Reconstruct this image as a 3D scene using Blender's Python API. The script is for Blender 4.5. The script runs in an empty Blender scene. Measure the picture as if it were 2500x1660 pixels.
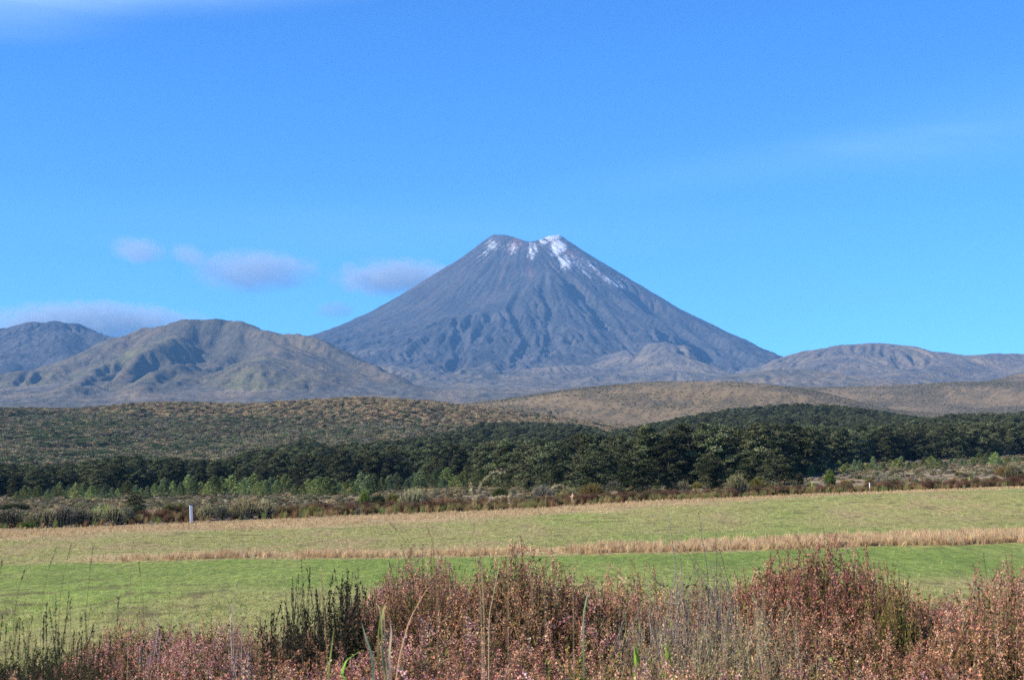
import bpy, math, random
import numpy as np

S = bpy.context.scene
COL = S.collection
RNG = np.random.default_rng(7)
random.seed(7)

# ------------------------------------------------------------------ camera, light, sky
F = 3500.0                       # focal length in pixels of the 2500 px wide photograph
CAMZ = 3.65
PITCH = math.atan(300 / F)
SUN_AZ, SUN_EL = math.radians(-108), math.radians(32)

cam = bpy.data.cameras.new('camera')
cam.sensor_width = 36
cam.lens = 36 * F / 2500
cam.clip_start = 0.2
cam.clip_end = 60000
cam.dof.use_dof = True
cam.dof.focus_distance = 60
cam.dof.aperture_fstop = 14
cam_o = bpy.data.objects.new('camera', cam)
cam_o.location = (0, 0, CAMZ)
cam_o.rotation_euler = (math.pi / 2 + PITCH, 0, 0)
COL.objects.link(cam_o)
S.camera = cam_o

S.view_settings.view_transform = 'Standard'
S.view_settings.look = 'None'
S.view_settings.exposure = 1.2
S.view_settings.gamma = 1
S.view_settings.use_curve_mapping = False
S.render.engine = 'CYCLES'
S.cycles.use_denoising = False
S.cycles.max_bounces = 6
S.cycles.diffuse_bounces = 3
S.cycles.glossy_bounces = 2
S.cycles.transmission_bounces = 3
S.cycles.transparent_max_bounces = 16
S.cycles.volume_bounces = 1
S.cycles.volume_max_steps = 64
S.cycles.caustics_reflective = False
S.cycles.caustics_refractive = False

W = bpy.data.worlds.new('World')
S.world = W
W.use_nodes = True
wt = W.node_tree
wt.nodes.clear()
def wn(t, **k):
    n = wt.nodes.new(t)
    for a, b in k.items(): setattr(n, a, b)
    return n
sky = wn('ShaderNodeTexSky', sky_type='NISHITA', sun_disc=False)
sky.sun_elevation = SUN_EL
sky.sun_rotation = SUN_AZ % (2 * math.pi)
sky.altitude = 1100
sky.air_density = 1.0
sky.dust_density = 0.2
sky.ozone_density = 2.5
hsv = wn('ShaderNodeHueSaturation')
hsv.inputs['Saturation'].default_value = 1.12
tint = wn('ShaderNodeMix', data_type='RGBA', blend_type='MULTIPLY')
tint.inputs[0].default_value = 1
tint.inputs[7].default_value = (0.335, 0.825, 1.36, 1)
bg = wn('ShaderNodeBackground')
bg.inputs[1].default_value = 0.075
wo = wn('ShaderNodeOutputWorld')
wt.links.new(sky.outputs[0], hsv.inputs['Color'])
wt.links.new(hsv.outputs[0], tint.inputs[6])
# high thin cirrus, laid over the sky by direction
tc = wn('ShaderNodeTexCoord')
mp = wn('ShaderNodeMapping')
mp.inputs['Rotation'].default_value = (0, math.radians(-9), 0)
mp.inputs['Scale'].default_value = (1.6, 1.0, 9.0)
nz = wn('ShaderNodeTexNoise')
nz.inputs['Scale'].default_value = 2.1
nz.inputs['Detail'].default_value = 7
nz.inputs['Roughness'].default_value = 0.55
nz.inputs['Distortion'].default_value = 0.4
rp = wn('ShaderNodeValToRGB')
rp.color_ramp.elements[0].position = 0.46
rp.color_ramp.elements[0].color = (0, 0, 0, 1)
rp.color_ramp.elements[1].position = 0.78
rp.color_ramp.elements[1].color = (1, 1, 1, 1)
CIRRUS = wn('ShaderNodeMath', operation='MULTIPLY')
CIRRUS.inputs[1].default_value = 0.5
cm = wn('ShaderNodeMix', data_type='RGBA')
cm.inputs[7].default_value = (5.5, 7.4, 9.0, 1)
wt.links.new(tc.outputs['Generated'], mp.inputs[0])
wt.links.new(mp.outputs[0], nz.inputs['Vector'])
wt.links.new(nz.outputs[0], rp.inputs[0])
def blob(px, py, rx, ry, rot, amp):
    # soft mask round one direction of the sky
    xc, yc = (px - 1250) / 3500.0, (830 - py) / 3500.0
    d = (xc, CP0 - yc * SP0, SP0 + yc * CP0)
    m = wn('ShaderNodeMapping'); m.inputs['Location'].default_value = (-d[0], 0, -d[2])
    m2 = wn('ShaderNodeMapping'); m2.inputs['Rotation'].default_value = (0, rot, 0)
    m3 = wn('ShaderNodeMapping'); m3.inputs['Scale'].default_value = (1 / rx, 0, 1 / ry)
    ln = wn('ShaderNodeVectorMath', operation='LENGTH')
    mr = wn('ShaderNodeMapRange', interpolation_type='SMOOTHSTEP'); mr.inputs[1].default_value = 1; mr.inputs[2].default_value = 0; mr.inputs[4].default_value = amp
    wt.links.new(tc.outputs['Generated'], m.inputs[0]); wt.links.new(m.outputs[0], m2.inputs[0]); wt.links.new(m2.outputs[0], m3.inputs[0])
    wt.links.new(m3.outputs[0], ln.inputs[0]); wt.links.new(ln.outputs['Value'], mr.inputs[0])
    return mr.outputs[0]
CP0, SP0 = math.cos(PITCH), math.sin(PITCH)
acc = None
for bl in ((330, 0, .25, .036, .07, 2.0), (40, 100, .13, .03, .05, .9), (1900, 410, .26, .022, .12, .25), (900, 560, .4, .03, 0, .2), (2400, 340, .2, .05, .1, .18)):
    o_ = blob(*bl)
    if acc is None: acc = o_; continue
    a_ = wn('ShaderNodeMath', operation='ADD'); wt.links.new(acc, a_.inputs[0]); wt.links.new(o_, a_.inputs[1]); acc = a_.outputs[0]
r2 = wn('ShaderNodeMapRange'); r2.inputs[1].default_value = 0; r2.inputs[2].default_value = 1; r2.inputs[3].default_value = .35; r2.inputs[4].default_value = 1
wt.links.new(rp.outputs[0], r2.inputs[0])
mk = wn('ShaderNodeMath', operation='MULTIPLY'); wt.links.new(r2.outputs[0], mk.inputs[0]); wt.links.new(acc, mk.inputs[1])
wt.links.new(mk.outputs[0], CIRRUS.inputs[0])
wt.links.new(CIRRUS.outputs[0], cm.inputs[0])
wt.links.new(tint.outputs[2], cm.inputs[6])
wt.links.new(cm.outputs[2], bg.inputs[0])
wt.links.new(bg.outputs[0], wo.inputs[0])

sun = bpy.data.lights.new('sun', 'SUN')
sun.energy = 5.0
sun.angle = math.radians(0.53)
sun.color = (1.0, 0.90, 0.74)
sun_o = bpy.data.objects.new('sun', sun)
sd = (math.sin(SUN_AZ) * math.cos(SUN_EL), math.cos(SUN_AZ) * math.cos(SUN_EL), math.sin(SUN_EL))
from mathutils import Vector
sun_o.rotation_euler = Vector(sd).to_track_quat('Z', 'Y').to_euler()
COL.objects.link(sun_o)

# ------------------------------------------------------------------ helpers
CP, SP = math.cos(PITCH), math.sin(PITCH)
def pt(px, py, Y):
    """the point at distance Y (metres along +Y) seen at photograph pixel (px, py)"""
    px = np.asarray(px, float); py = np.asarray(py, float); Y = np.asarray(Y, float)
    xc = (px - 1250) / F; yc = (830 - py) / F
    k = Y / (CP - yc * SP)
    return xc * k, Y + 0 * xc, CAMZ + (SP + yc * CP) * k
def proj(x, y, z):
    z = z - CAMZ
    d = y * CP + z * SP; v = -y * SP + z * CP
    d = np.where(np.abs(d) < 1e-3, 1e-3, d)
    return 1250 + F * x / d, 830 - F * v / d

def mat(name, rough=0.9):
    m = bpy.data.materials.new(name)
    m.use_nodes = True
    nt = m.node_tree
    b = nt.nodes['Principled BSDF']
    b.inputs['Roughness'].default_value = rough
    b.inputs['Specular IOR Level'].default_value = 0.15
    return m, nt, b
def node(nt, t, ins=None, **k):
    n = nt.nodes.new(t)
    for a, v in k.items(): setattr(n, a, v)
    for a, v in (ins or {}).items(): n.inputs[a].default_value = v
    return n

def mesh_np(name, V, Fq, colors=None, attrs=None, smooth=False, tris=False):
    """V (n,3); Fq (m,4) or (m,3)"""
    me = bpy.data.meshes.new(name)
    V = np.asarray(V, np.float32); Fq = np.asarray(Fq, np.int32)
    k = Fq.shape[1] if len(Fq) else 4
    me.vertices.add(len(V)); me.vertices.foreach_set('co', V.ravel())
    if len(Fq):
        me.loops.add(Fq.size); me.loops.foreach_set('vertex_index', Fq.ravel())
        me.polygons.add(len(Fq))
        me.polygons.foreach_set('loop_start', np.arange(0, Fq.size, k, dtype=np.int32))
        me.polygons.foreach_set('loop_total', np.full(len(Fq), k, np.int32))
        if smooth: me.polygons.foreach_set('use_smooth', np.ones(len(Fq), bool))
    if colors is not None:
        a = me.color_attributes.new('col', 'FLOAT_COLOR', 'POINT')
        c = np.ones((len(V), 4), np.float32); c[:, :3] = colors
        a.data.foreach_set('color', c.ravel())
    for nm, val in (attrs or {}).items():
        a = me.attributes.new(nm, 'FLOAT', 'POINT')
        a.data.foreach_set('value', np.asarray(val, np.float32).ravel())
    me.update(calc_edges=True)
    return me

def obj(name, me, m=None, parent=None, **props):
    if m is not None and not me.materials: me.materials.append(m)
    o = bpy.data.objects.new(name, me)
    COL.objects.link(o)
    if parent is not None: o.parent = parent
    for k, v in props.items(): o[k] = v
    return o
def empty(name, loc=(0, 0, 0), rz=0, sc=1, **props):
    o = bpy.data.objects.new(name, None)
    o.empty_display_size = 0.3
    o.location = loc; o.rotation_euler = (0, 0, rz)
    o.scale = (sc, sc, sc) if np.isscalar(sc) else sc
    COL.objects.link(o)
    for k, v in props.items(): o[k] = v
    return o

# numpy gradient noise
class Noise:
    def __init__(s, seed):
        r = np.random.default_rng(seed)
        s.p = r.permutation(512); s.p = np.concatenate([s.p, s.p])
        a = r.random(512) * 2 * np.pi
        s.g = np.stack([np.cos(a), np.sin(a)], -1)
    def __call__(s, x, y):
        xi = np.floor(x).astype(int); yi = np.floor(y).astype(int)
        fx = x - xi; fy = y - yi
        def g(i, j, dx, dy):
            h = s.p[(s.p[(xi + i) & 511] + (yi + j)) & 511]
            v = s.g[h]
            return v[..., 0] * dx + v[..., 1] * dy
        u = fx * fx * fx * (fx * (fx * 6 - 15) + 10); v = fy * fy * fy * (fy * (fy * 6 - 15) + 10)
        a = g(0, 0, fx, fy); b = g(1, 0, fx - 1, fy); c = g(0, 1, fx, fy - 1); d = g(1, 1, fx - 1, fy - 1)
        return 1.5 * ((a * (1 - u) + b * u) * (1 - v) + (c * (1 - u) + d * u) * v)
def fbm(x, y, seed=0, oct=5, gain=0.5, ridged=False):
    x = np.asarray(x, float); y = np.asarray(y, float)
    t = 0; a = 1; n = 0
    for i in range(oct):
        q = Noise(seed * 31 + i)(x * 2 ** i + 17.3 * i, y * 2 ** i + 5.1 * i)
        if ridged: q = 1 - 2 * np.abs(q)
        t = t + a * q; n += a; a *= gain
    return t / n
def sstep(a, b, x):
    t = np.clip((x - a) / (b - a), 0, 1)
    return t * t * (3 - 2 * t)
def mix(a, b, t):
    t = np.asarray(t)[..., None]
    return np.asarray(a) * (1 - t) + np.asarray(b) * t
def pchip(xk, Yk, x):
    """xk (K,), Yk (K,N) column by column, x (N,) -> (N,)"""
    h = np.diff(xk)[:, None]; d = np.diff(Yk, axis=0) / h
    m = np.zeros_like(Yk)
    w1 = 2 * h[1:] + h[:-1]; w2 = h[1:] + 2 * h[:-1]
    with np.errstate(divide='ignore', invalid='ignore'):
        mm = (w1 + w2) / (w1 / d[:-1] + w2 / d[1:])
    m[1:-1] = np.where(d[:-1] * d[1:] > 0, mm, 0)
    m[0] = d[0]; m[-1] = d[-1]
    i = np.clip(np.searchsorted(xk, x, side='right') - 1, 0, len(xk) - 2)
    n = np.arange(Yk.shape[1])
    H = xk[i + 1] - xk[i]; t = np.clip((x - xk[i]) / H, 0, 1)
    y0, y1, m0, m1 = Yk[i, n], Yk[i + 1, n], m[i, n], m[i + 1, n]
    return ((2 * t**3 - 3 * t**2 + 1) * y0 + (t**3 - 2 * t**2 + t) * H * m0
            + (-2 * t**3 + 3 * t**2) * y1 + (t**3 - t**2) * H * m1)
def smooth1(a, n):
    k = np.exp(-np.linspace(-2, 2, 2 * n + 1) ** 2); k /= k.sum()
    return np.convolve(np.pad(a, n, mode='edge'), k, 'valid')

# ------------------------------------------------------------------ near and middle ground
UG = np.linspace(-1.2, 1.2, 480)
ROWS = []
def row_z(Y, zs):
    px = np.array([0, 1250, 2500]); u = (px - 1250) / F
    ROWS.append((Y, smooth1(np.interp(UG, u, zs), 25)))
def row_p(Y, pairs):
    px = np.array(pairs[0::2], float); py = np.array(pairs[1::2], float)
    x, y, z = pt(px, py, Y)
    ROWS.append((Y, smooth1(np.interp(UG, x / Y, z), 8)))
EYE0 = 2.03                      # ground level under the camera
row_z(-60, [EYE0] * 3); row_z(0, [EYE0] * 3); row_z(6, [EYE0 - .02] * 3); row_z(10, [1.75] * 3)
row_z(15, [1.05] * 3); row_z(21, [.42] * 3); row_z(28, [.16] * 3); row_z(40, [.03, .03, .05]); row_z(60, [0, .05, .2])
row_z(78, [0, .25, .65])
row_p(96, [0, 1268, 473, 1256, 1250, 1242, 2500, 1196])
row_p(118, [0, 1250, 473, 1240, 1250, 1226, 2000, 1200, 2500, 1188])
row_p(150, [0, 1240, 600, 1226, 1000, 1213, 1500, 1203, 2000, 1172, 2500, 1154])
row_p(250, [0, 1212, 600, 1200, 1000, 1190, 1500, 1172, 2000, 1143, 2500, 1122])
row_p(400, [0, 1155, 600, 1145, 1000, 1135, 1500, 1132, 2000, 1112, 2500, 1092])
row_p(600, [0, 1085, 300, 1085, 600, 1080, 740, 1078, 1000, 1078, 1200, 1066, 1500, 1066, 1800, 1042, 2100, 1044, 2500, 1036])
row_p(750, [0, 1035, 600, 1030, 1000, 1025, 1200, 1030, 1400, 1048, 1500, 1050, 1650, 1040, 1800, 1020, 1950, 1012, 2100, 1018, 2300, 1042, 2400, 1032, 2500, 1024])
row_p(950, [-200, 1002, 0, 998, 190, 1002, 330, 990, 520, 986, 700, 984, 800, 978, 930, 972, 1060, 980, 1200, 997, 1380, 1024, 1500, 1044, 1650, 1054, 1800, 1052, 2100, 1050, 2500, 1040])
row_p(1130, [0, 1012, 520, 1004, 930, 992, 1060, 997, 1200, 1003, 1380, 1022, 1500, 1034, 1650, 1042, 1800, 1042, 2100, 1030, 2300, 1034, 2500, 1034])
row_p(1500, [0, 1002, 1000, 1000, 1160, 986, 1300, 966, 1400, 950, 1500, 940, 1600, 935, 1700, 933, 1830, 935, 1900, 942, 2000, 957, 2100, 983, 2160, 1000, 2300, 1014, 2500, 1018])
row_p(1680, [0, 996, 1000, 995, 1300, 980, 1500, 956, 1700, 950, 1800, 955, 1900, 968, 2000, 984, 2160, 1002, 2300, 1006, 2500, 1006])
row_p(2100, [0, 1004, 1000, 1000, 1200, 990, 1500, 962, 1800, 945, 1900, 945, 2000, 947, 2200, 940, 2350, 932, 2500, 930, 2700, 928])
row_p(2350, [0, 1004, 1000, 1000, 1200, 985, 1500, 965, 1800, 955, 2200, 950, 2440, 938, 2500, 936])
row_p(2650, [0, 1002, 600, 1002, 1000, 998, 1200, 980, 1600, 955, 2000, 950, 2300, 945, 2380, 938, 2440, 928, 2500, 908, 2700, 890])
row_p(3000, [0, 1000, 600, 1000, 1200, 992, 1600, 965, 2000, 955, 2500, 945])
RY = np.array([r[0] for r in ROWS], float); RZ = np.array([r[1] for r in ROWS])

def ground0(x, y):
    x = np.asarray(x, float).ravel(); y = np.asarray(y, float).ravel()
    u = x / np.maximum(y, 28)
    fi = np.clip((u - UG[0]) / (UG[1] - UG[0]), 0, len(UG) - 1.001)
    i = fi.astype(int); f = fi - i
    T = RZ[:, i] * (1 - f) + RZ[:, i + 1] * f
    return pchip(RY, T, np.clip(y, RY[0], RY[-1]))
def ground(x, y):
    x = np.asarray(x, float).ravel(); y = np.asarray(y, float).ravel()
    z = ground0(x, y)
    a = sstep(130, 700, y)
    z = z + fbm(x / 90, y / 90, 3, 4) * 1.5 * a * (1 - .5 * sstep(1200, 2000, y)) + fbm(x / 14, y / 14, 4, 3) * (.10 + .35 * a) * sstep(14, 40, y)
    # small spurs and gullies running down the shrub covered slopes
    z = z - 3.5 * sstep(.25, .75, fbm(x / 150 + .3 * fbm(x / 60, y / 90, 9, 2), y / 600, 8, 2, ridged=True)) * sstep(450, 700, y) * (1 - sstep(900, 1000, y))
    return z
def yedge(px): return np.interp(px, [-600, 0, 1250, 2500, 3100], [70, 78, 95, 117, 126])
def hit(px, py, y0=40, y1=900):
    Y = np.concatenate([np.arange(y0, 200, .5), np.arange(200, y1, 3)])
    x, y, z = pt(px, py, Y)
    g = ground(x, y)
    k = np.nonzero(g >= z)[0]
    k = k[0] if len(k) else len(Y) - 1
    return float(x[k]), float(y[k]), float(g[k])

TANH = np.array((.275, .200, .105)); BROWN = np.array((.12, .09, .06)); OLIVE = np.array((.075, .075, .040))
GREEN = np.array((.150, .228, .034)); DRY = np.array((.42, .30, .155)); MOW = np.array((.275, .265, .088))
def ground_color(x, y, z):
    px, py = proj(x, y, z)
    n1 = fbm(x / 9, y / 26, 21, 5); n2 = fbm(x / 2.2, y / 5, 22, 4); n3 = fbm(x / 60, y / 60, 23, 4); n4 = fbm(x / 6, y / 6, 24, 4)
    # mown course: straw over green, more green in broad patches
    c = mix(MOW, GREEN * 1.25, sstep(.0, .7, n1 + .4 * n2) * .7)
    c = mix(c, DRY * .78, sstep(.1, .6, n2 * .7 - n1 * .6 + .12) * .7)
    c = mix(c, np.array((.13, .09, .045)), sstep(.22, .42, fbm(x / 1.6, y / 1.3, 29, 4) + .25 * n1) * .75)  # brown dashes: shadow lines of uneven turf painted into the colour
    wob = 5 * fbm(px / 160, py * 0, 25, 3) + 3 * n2
    L1 = np.interp(px, [0, 500, 1000, 1500, 2000, 2500], [1378, 1366, 1361, 1352, 1338, 1326]) + wob
    fw = sstep(-3, 6, py - L1) * (1 - sstep(52, 98, py - L1 + 16 * n1))
    c = mix(c, GREEN * (1 + .25 * n2[..., None]), fw * np.clip(.86 - .5 * sstep(-.1, .5, n1 + .5 * n2), .2, 1))
    L0 = np.interp(px, [0, 1300, 1500, 2500], [1345, 1330, 1318, 1300]) + wob
    up = np.exp(-((py - L0 + 2) / 13) ** 2) * sstep(1150, 1750, px)
    c = mix(c, GREEN, up * .85)
    belt = sstep(-22, -14, py - L1) * (1 - sstep(-4, 2, py - L1)) * sstep(120, 260, px)
    c = mix(c, DRY, belt * .9)
    ye = yedge(px)
    ed = sstep(ye - 12, ye - 7, y + 4 * n4)
    c = mix(c, DRY * .95 * (1 + .35 * n2[..., None]), ed)
    # heath plain beyond the course
    h = mix(BROWN * 1.3, np.array((.36, .285, .165)), sstep(-.25, .35, n4 + .3 * n3))
    h = mix(h, OLIVE, sstep(.1, .6, n3 + .4 * n2) * .6)
    c = mix(c, h, sstep(ye - 1, ye + 2, y))
    # hills: tussock tan on the tops, dark shrubland lower down
    t = mix(TANH, TANH * .72, sstep(-.3, .4, n4)); t = mix(t, OLIVE * 1.2, sstep(.0, .5, n3 + .5 * n4) * .55)
    g = mix(OLIVE * .8, BROWN * .7, sstep(-.3, .3, n4))
    top = np.interp(px, [0, 330, 700, 930, 1100, 1400, 1800, 2600], [1000, 1012, 1025, 1035, 1060, 1200, 1200, 1200]) + 26 * n3
    hill = mix(t, g, sstep(0, 30, py - top))
    far = mix(t * .88, np.array((.10, .085, .055)), sstep(-.3, .4, fbm(x / 120, y / 160, 28, 5) + .45 * n4 + .3 * n3) * .85)
    hill = mix(hill, far, sstep(1000, 1060, y))
    c = mix(c, hill, sstep(300, 420, y))
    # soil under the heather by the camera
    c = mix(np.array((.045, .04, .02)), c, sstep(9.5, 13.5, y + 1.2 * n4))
    return c * .80

def gwidth(y): return .62 * np.maximum(y, 0) + 40
rows = np.unique(np.concatenate([np.arange(-60, 6, 6), np.arange(6, 30, .8), np.arange(30, 130, .75), np.geomspace(130, 3000, 200)]))
NS = 441
s_ = np.linspace(-1, 1, NS)
GX = s_[None, :] * gwidth(rows)[:, None]; GY = np.repeat(rows[:, None], NS, 1)
gz = ground(GX, GY)
def gridfaces(nr, nc):
    a = (np.arange(nr - 1)[:, None] * nc + np.arange(nc - 1)[None, :]).ravel()
    return np.stack([a, a + 1, a + nc + 1, a + nc], -1)
gx, gy = GX.ravel(), GY.ravel()
gm, nt, b = mat('ground')
at = node(nt, 'ShaderNodeAttribute', attribute_name='col')
tcn = node(nt, 'ShaderNodeTexCoord')
gn = node(nt, 'ShaderNodeTexNoise', {'Scale': 3.2, 'Detail': 8, 'Roughness': .7})
gm2 = node(nt, 'ShaderNodeMapping'); gm2.inputs['Scale'].default_value = (1, .35, 1)
gr = node(nt, 'ShaderNodeMapRange', {'From Min': .3, 'From Max': .7, 'To Min': .55, 'To Max': 1.45})
mu = node(nt, 'ShaderNodeMix', data_type='RGBA', blend_type='MULTIPLY'); mu.inputs[0].default_value = 1
bp = node(nt, 'ShaderNodeBump', {'Strength': .6, 'Distance': .25})
nt.links.new(tcn.outputs['Object'], gm2.inputs[0]); nt.links.new(gm2.outputs[0], gn.inputs['Vector'])
nt.links.new(gn.outputs[0], gr.inputs[0]); nt.links.new(at.outputs['Color'], mu.inputs[6]); nt.links.new(gr.outputs[0], mu.inputs[7])
nt.links.new(mu.outputs[2], b.inputs['Base Color']); nt.links.new(gn.outputs[0], bp.inputs['Height']); nt.links.new(bp.outputs[0], b.inputs['Normal'])
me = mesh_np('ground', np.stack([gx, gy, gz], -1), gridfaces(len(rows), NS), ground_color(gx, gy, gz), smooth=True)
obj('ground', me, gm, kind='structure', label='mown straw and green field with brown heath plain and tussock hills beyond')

# ------------------------------------------------------------------ mountains
CELL = 9.0
mx = np.arange(-4700, 4700, CELL); my = np.arange(2500, 10100, CELL)
MX, MY = np.meshgrid(mx, my)
def tent(ridge, slope, rnd=60, H=None):
    """height of a rounded tent along a 3D polyline of (px, py, Y)"""
    P = np.array([[float(v) for v in pt(*q)] for q in ridge])
    best = np.full(MX.shape, -1e4)
    for a, b_ in zip(P[:-1], P[1:]):
        d = b_ - a; L = d[0] ** 2 + d[1] ** 2
        t = np.clip(((MX - a[0]) * d[0] + (MY - a[1]) * d[1]) / L, 0, 1)
        dist = np.hypot(MX - a[0] - t * d[0], MY - a[1] - t * d[1])
        best = np.maximum(best, a[2] + t * d[2] - slope * (np.sqrt(dist ** 2 + rnd ** 2) - rnd))
    return best
def smax(a, b, k):
    h = np.clip(.5 + .5 * (a - b) / k, 0, 1)
    return b * (1 - h) + a * h + k * h * (1 - h)

wx = 60 * fbm(MX / 500, MY / 500, 40, 3); wy = 60 * fbm(MX / 500, MY / 500, 41, 3)
base = np.interp(MY, [2500, 3000, 3500, 4200, 5500, 7500, 10000], [70, 124, 176, 212, 262, 330, 330]) + 22 * fbm(MX / 420, MY / 420, 42, 5)
base -= np.clip(np.abs(MX) - 2300, 0, 3000) * .02

cx, cy, _ = [float(v) for v in pt(1283, 800, 7500)]
dx, dy = MX - cx, MY - cy
R = np.hypot(dx, dy); TH = np.arctan2(dx, -dy)          # 0 = towards the camera, + to the right
prR = [0, 90, 180, 375, 640, 825, 1090, 1390, 1800, 2400, 3200, 4000, 6000]
prL = [1050, 1075, 1186, 1050, 879, 771, 645, 520, 405, 305, 220, 120, 0]
prX = [1050, 1075, 1186, 1062, 892, 775, 635, 478, 375, 290, 220, 120, 0]
rr = R * (1 + .03 * fbm(TH * 2.2, R / 2500, 43, 3))
side = (1 + np.sin(TH)) / 2
cone = np.interp(rr, prR, prL) * (1 - side) + np.interp(rr, prR, prX) * side
from_c = np.exp(-((R - 185) / 95) ** 2)
TB = TH % (2 * np.pi)
cone += from_c * (8 * np.exp(-((TB - 4.0) / .5) ** 2) - 44 * np.exp(-((TH - .12) / .5) ** 2) + 14 * np.exp(-((TH - 1.5) / .35) ** 2) + 9 * np.exp(-((TH + 1.35) / .4) ** 2) + 10 * np.exp(-((TB - 3.9) / .45) ** 2) - 52 * np.exp(-((TB - 2.75) / .5) ** 2))
cone += 9 * fbm(TH * 9 + .5 * fbm(TH * 4, R / 900, 48, 2), R / 800 + 3, 44, 5) * sstep(200, 700, R) * (1 - sstep(1300, 2200, R))
cone += 1.5 * fbm(TH * 50, R / 350 + 3, 45, 3) * sstep(180, 500, R) * (1 - sstep(1300, 2200, R))
lava = fbm((MX + wx) / 260, (MY + wy) / 340, 46, 5, ridged=True)
lav2 = fbm((MX + wx) / 110, (MY + wy) / 150, 50, 4, ridged=True)
cone += 13 * (lav2 - .3) * sstep(700, 1400, R) * (1 - sstep(2600, 3400, R))
lavp = fbm(TH * 7 + .8 * fbm(MX / 500, MY / 500, 53, 3), R / 620, 54, 5, ridged=True)
lava = .5 * lava + .62 * lavp
cone += 38 * (lava - .45 * sstep(.8, 1.5, TH)) * sstep(900, 1500, R) * (1 - sstep(2600, 3400, R)) * np.clip(np.cos(TH) * 1.6, .25, 1)

knolls = np.full(MX.shape, -1e4)
for rd, sl, rn in [([(1285, 930, 5000), (1345, 903, 5100), (1405, 899, 5200), (1450, 914, 5200), (1500, 935, 5100)], .5, 110),
                   ([(1490, 915, 5300), (1560, 876, 5450), (1620, 852, 5600), (1680, 851, 5600), (1735, 876, 5500), (1800, 908, 5400)], .38, 150),
                   ([(1620, 852, 5600), (1640, 880, 5200), (1650, 915, 4800)], .4, 110),
                   ([(820, 882, 5900), (880, 863, 6000), (940, 863, 6000), (965, 878, 5900)], .6, 70),
                   ([(860, 905, 5000), (900, 896, 5050), (960, 900, 5000), (1010, 912, 4900), (1060, 930, 4800)], .5, 90),
                   ([(740, 965, 3500), (800, 948, 3600), (870, 942, 3700), (930, 945, 3700), (990, 958, 3500)], .3, 140),
                   ([(1060, 948, 4600), (1120, 938, 4700), (1180, 940, 4700), (1220, 955, 4600)], .35, 110)]:
    knolls = np.maximum(knolls, tent(rd, sl, rn))
M2 = np.full(MX.shape, -1e4)
for rd, sl, rn in [([(285, 834, 4750), (370, 810, 4550), (470, 786, 4350), (520, 781, 4350), (560, 787, 4420), (592, 782, 4300), (640, 793, 4250), (700, 818, 4220), (760, 832, 4150), (820, 857, 4050), (880, 884, 3900), (950, 918, 3700), (1010, 957, 3450)], .56, 18),
                   ([(370, 810, 4550), (310, 842, 4350), (240, 872, 4200), (150, 897, 4050), (60, 915, 3950), (-100, 945, 3900), (-400, 960, 3900)], .42, 60),
                   ([(592, 782, 4300), (548, 830, 4050), (490, 858, 3850), (400, 905, 3500), (335, 960, 3150)], .56, 16),
                   ([(640, 812, 4200), (640, 856, 3900), (655, 910, 3500), (665, 965, 3200)], .46, 90),
                   ([(470, 786, 4350), (420, 825, 4100), (340, 868, 3850), (250, 912, 3550), (160, 960, 3200)], .5, 20),
                   ([(700, 842, 4180), (720, 880, 3850), (760, 930, 3400)], .46, 90)]:
    M2 = np.maximum(M2, tent(rd, sl, rn))
M1 = np.full(MX.shape, -1e4)
for rd, sl, rn in [([(-500, 930, 6000), (-150, 866, 6000), (0, 816, 6000), (80, 794, 6000), (135, 790, 6000), (175, 799, 6000), (225, 818, 5950), (285, 832, 5900), (420, 870, 5800)], .52, 60),
                   ([(80, 794, 6000), (40, 860, 5500), (20, 930, 4900)], .5, 50), ([(135, 790, 6000), (150, 850, 5500), (175, 900, 5000)], .5, 50),
                   ([(0, 816, 6000), (-80, 880, 5500), (-140, 940, 5000)], .5, 50), ([(225, 818, 5950), (260, 870, 5500)], .5, 50)]:
    M1 = np.maximum(M1, tent(rd, sl, rn))
M4 = np.full(MX.shape, -1e4)
for rd, sl, rn in [([(1800, 925, 5300), (1870, 904, 5300), (1930, 887, 5400), (1965, 876, 5450), (2012, 859, 5500), (2030, 858, 5500), (2082, 846, 5500), (2140, 842, 5500), (2200, 855, 5450), (2260, 863, 5450), (2360, 873, 5450), (2430, 869, 5450), (2560, 871, 5450), (2800, 885, 5400)], .36, 150),
                   ([(2430, 869, 5450), (2330, 884, 5100), (2240, 902, 4700), (2140, 932, 4150)], .36, 90),
                   ([(2080, 850, 5500), (2070, 890, 5000), (2060, 925, 4500)], .3, 200),
                   ([(2560, 871, 5450), (2540, 900, 4800), (2500, 935, 4200)], .35, 120)]:
    M4 = np.maximum(M4, tent(rd, sl, rn))
M5 = np.maximum(tent([(1450, 950, 3500), (1600, 934, 3700), (1750, 925, 3850), (1870, 915, 3950), (1930, 906, 4050), (2000, 917, 4000), (2080, 936, 3750)], .22, 120),
                tent([(1500, 946, 3300), (1700, 938, 3500), (1800, 940, 3500)], .2, 150))
rk = fbm((MX + wx) / 300, (MY + wy) / 300, 47, 6, gain=.55, ridged=True)
rk2 = fbm((MX + wx) / 110, (MY + wy) / 110, 52, 4, ridged=True)
M2 += 15 * rk - 6 + 7 * rk2; M4 += 3 * rk2; M1 += 6 * rk2
M2 += 0; M1 += 20 * rk - 8; M4 += 7 * rk - 3; M5 += 6 * rk - 3; knolls += 5 * rk + 6
lowl = smax(base, M5, 12)
Hs = [lowl, cone, knolls, M2, M1, M4]
H = lowl
for q, k in ((cone, 25), (knolls, 14), (M2, 12), (M1, 16), (M4, 16)): H = smax(H, q, k)

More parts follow.
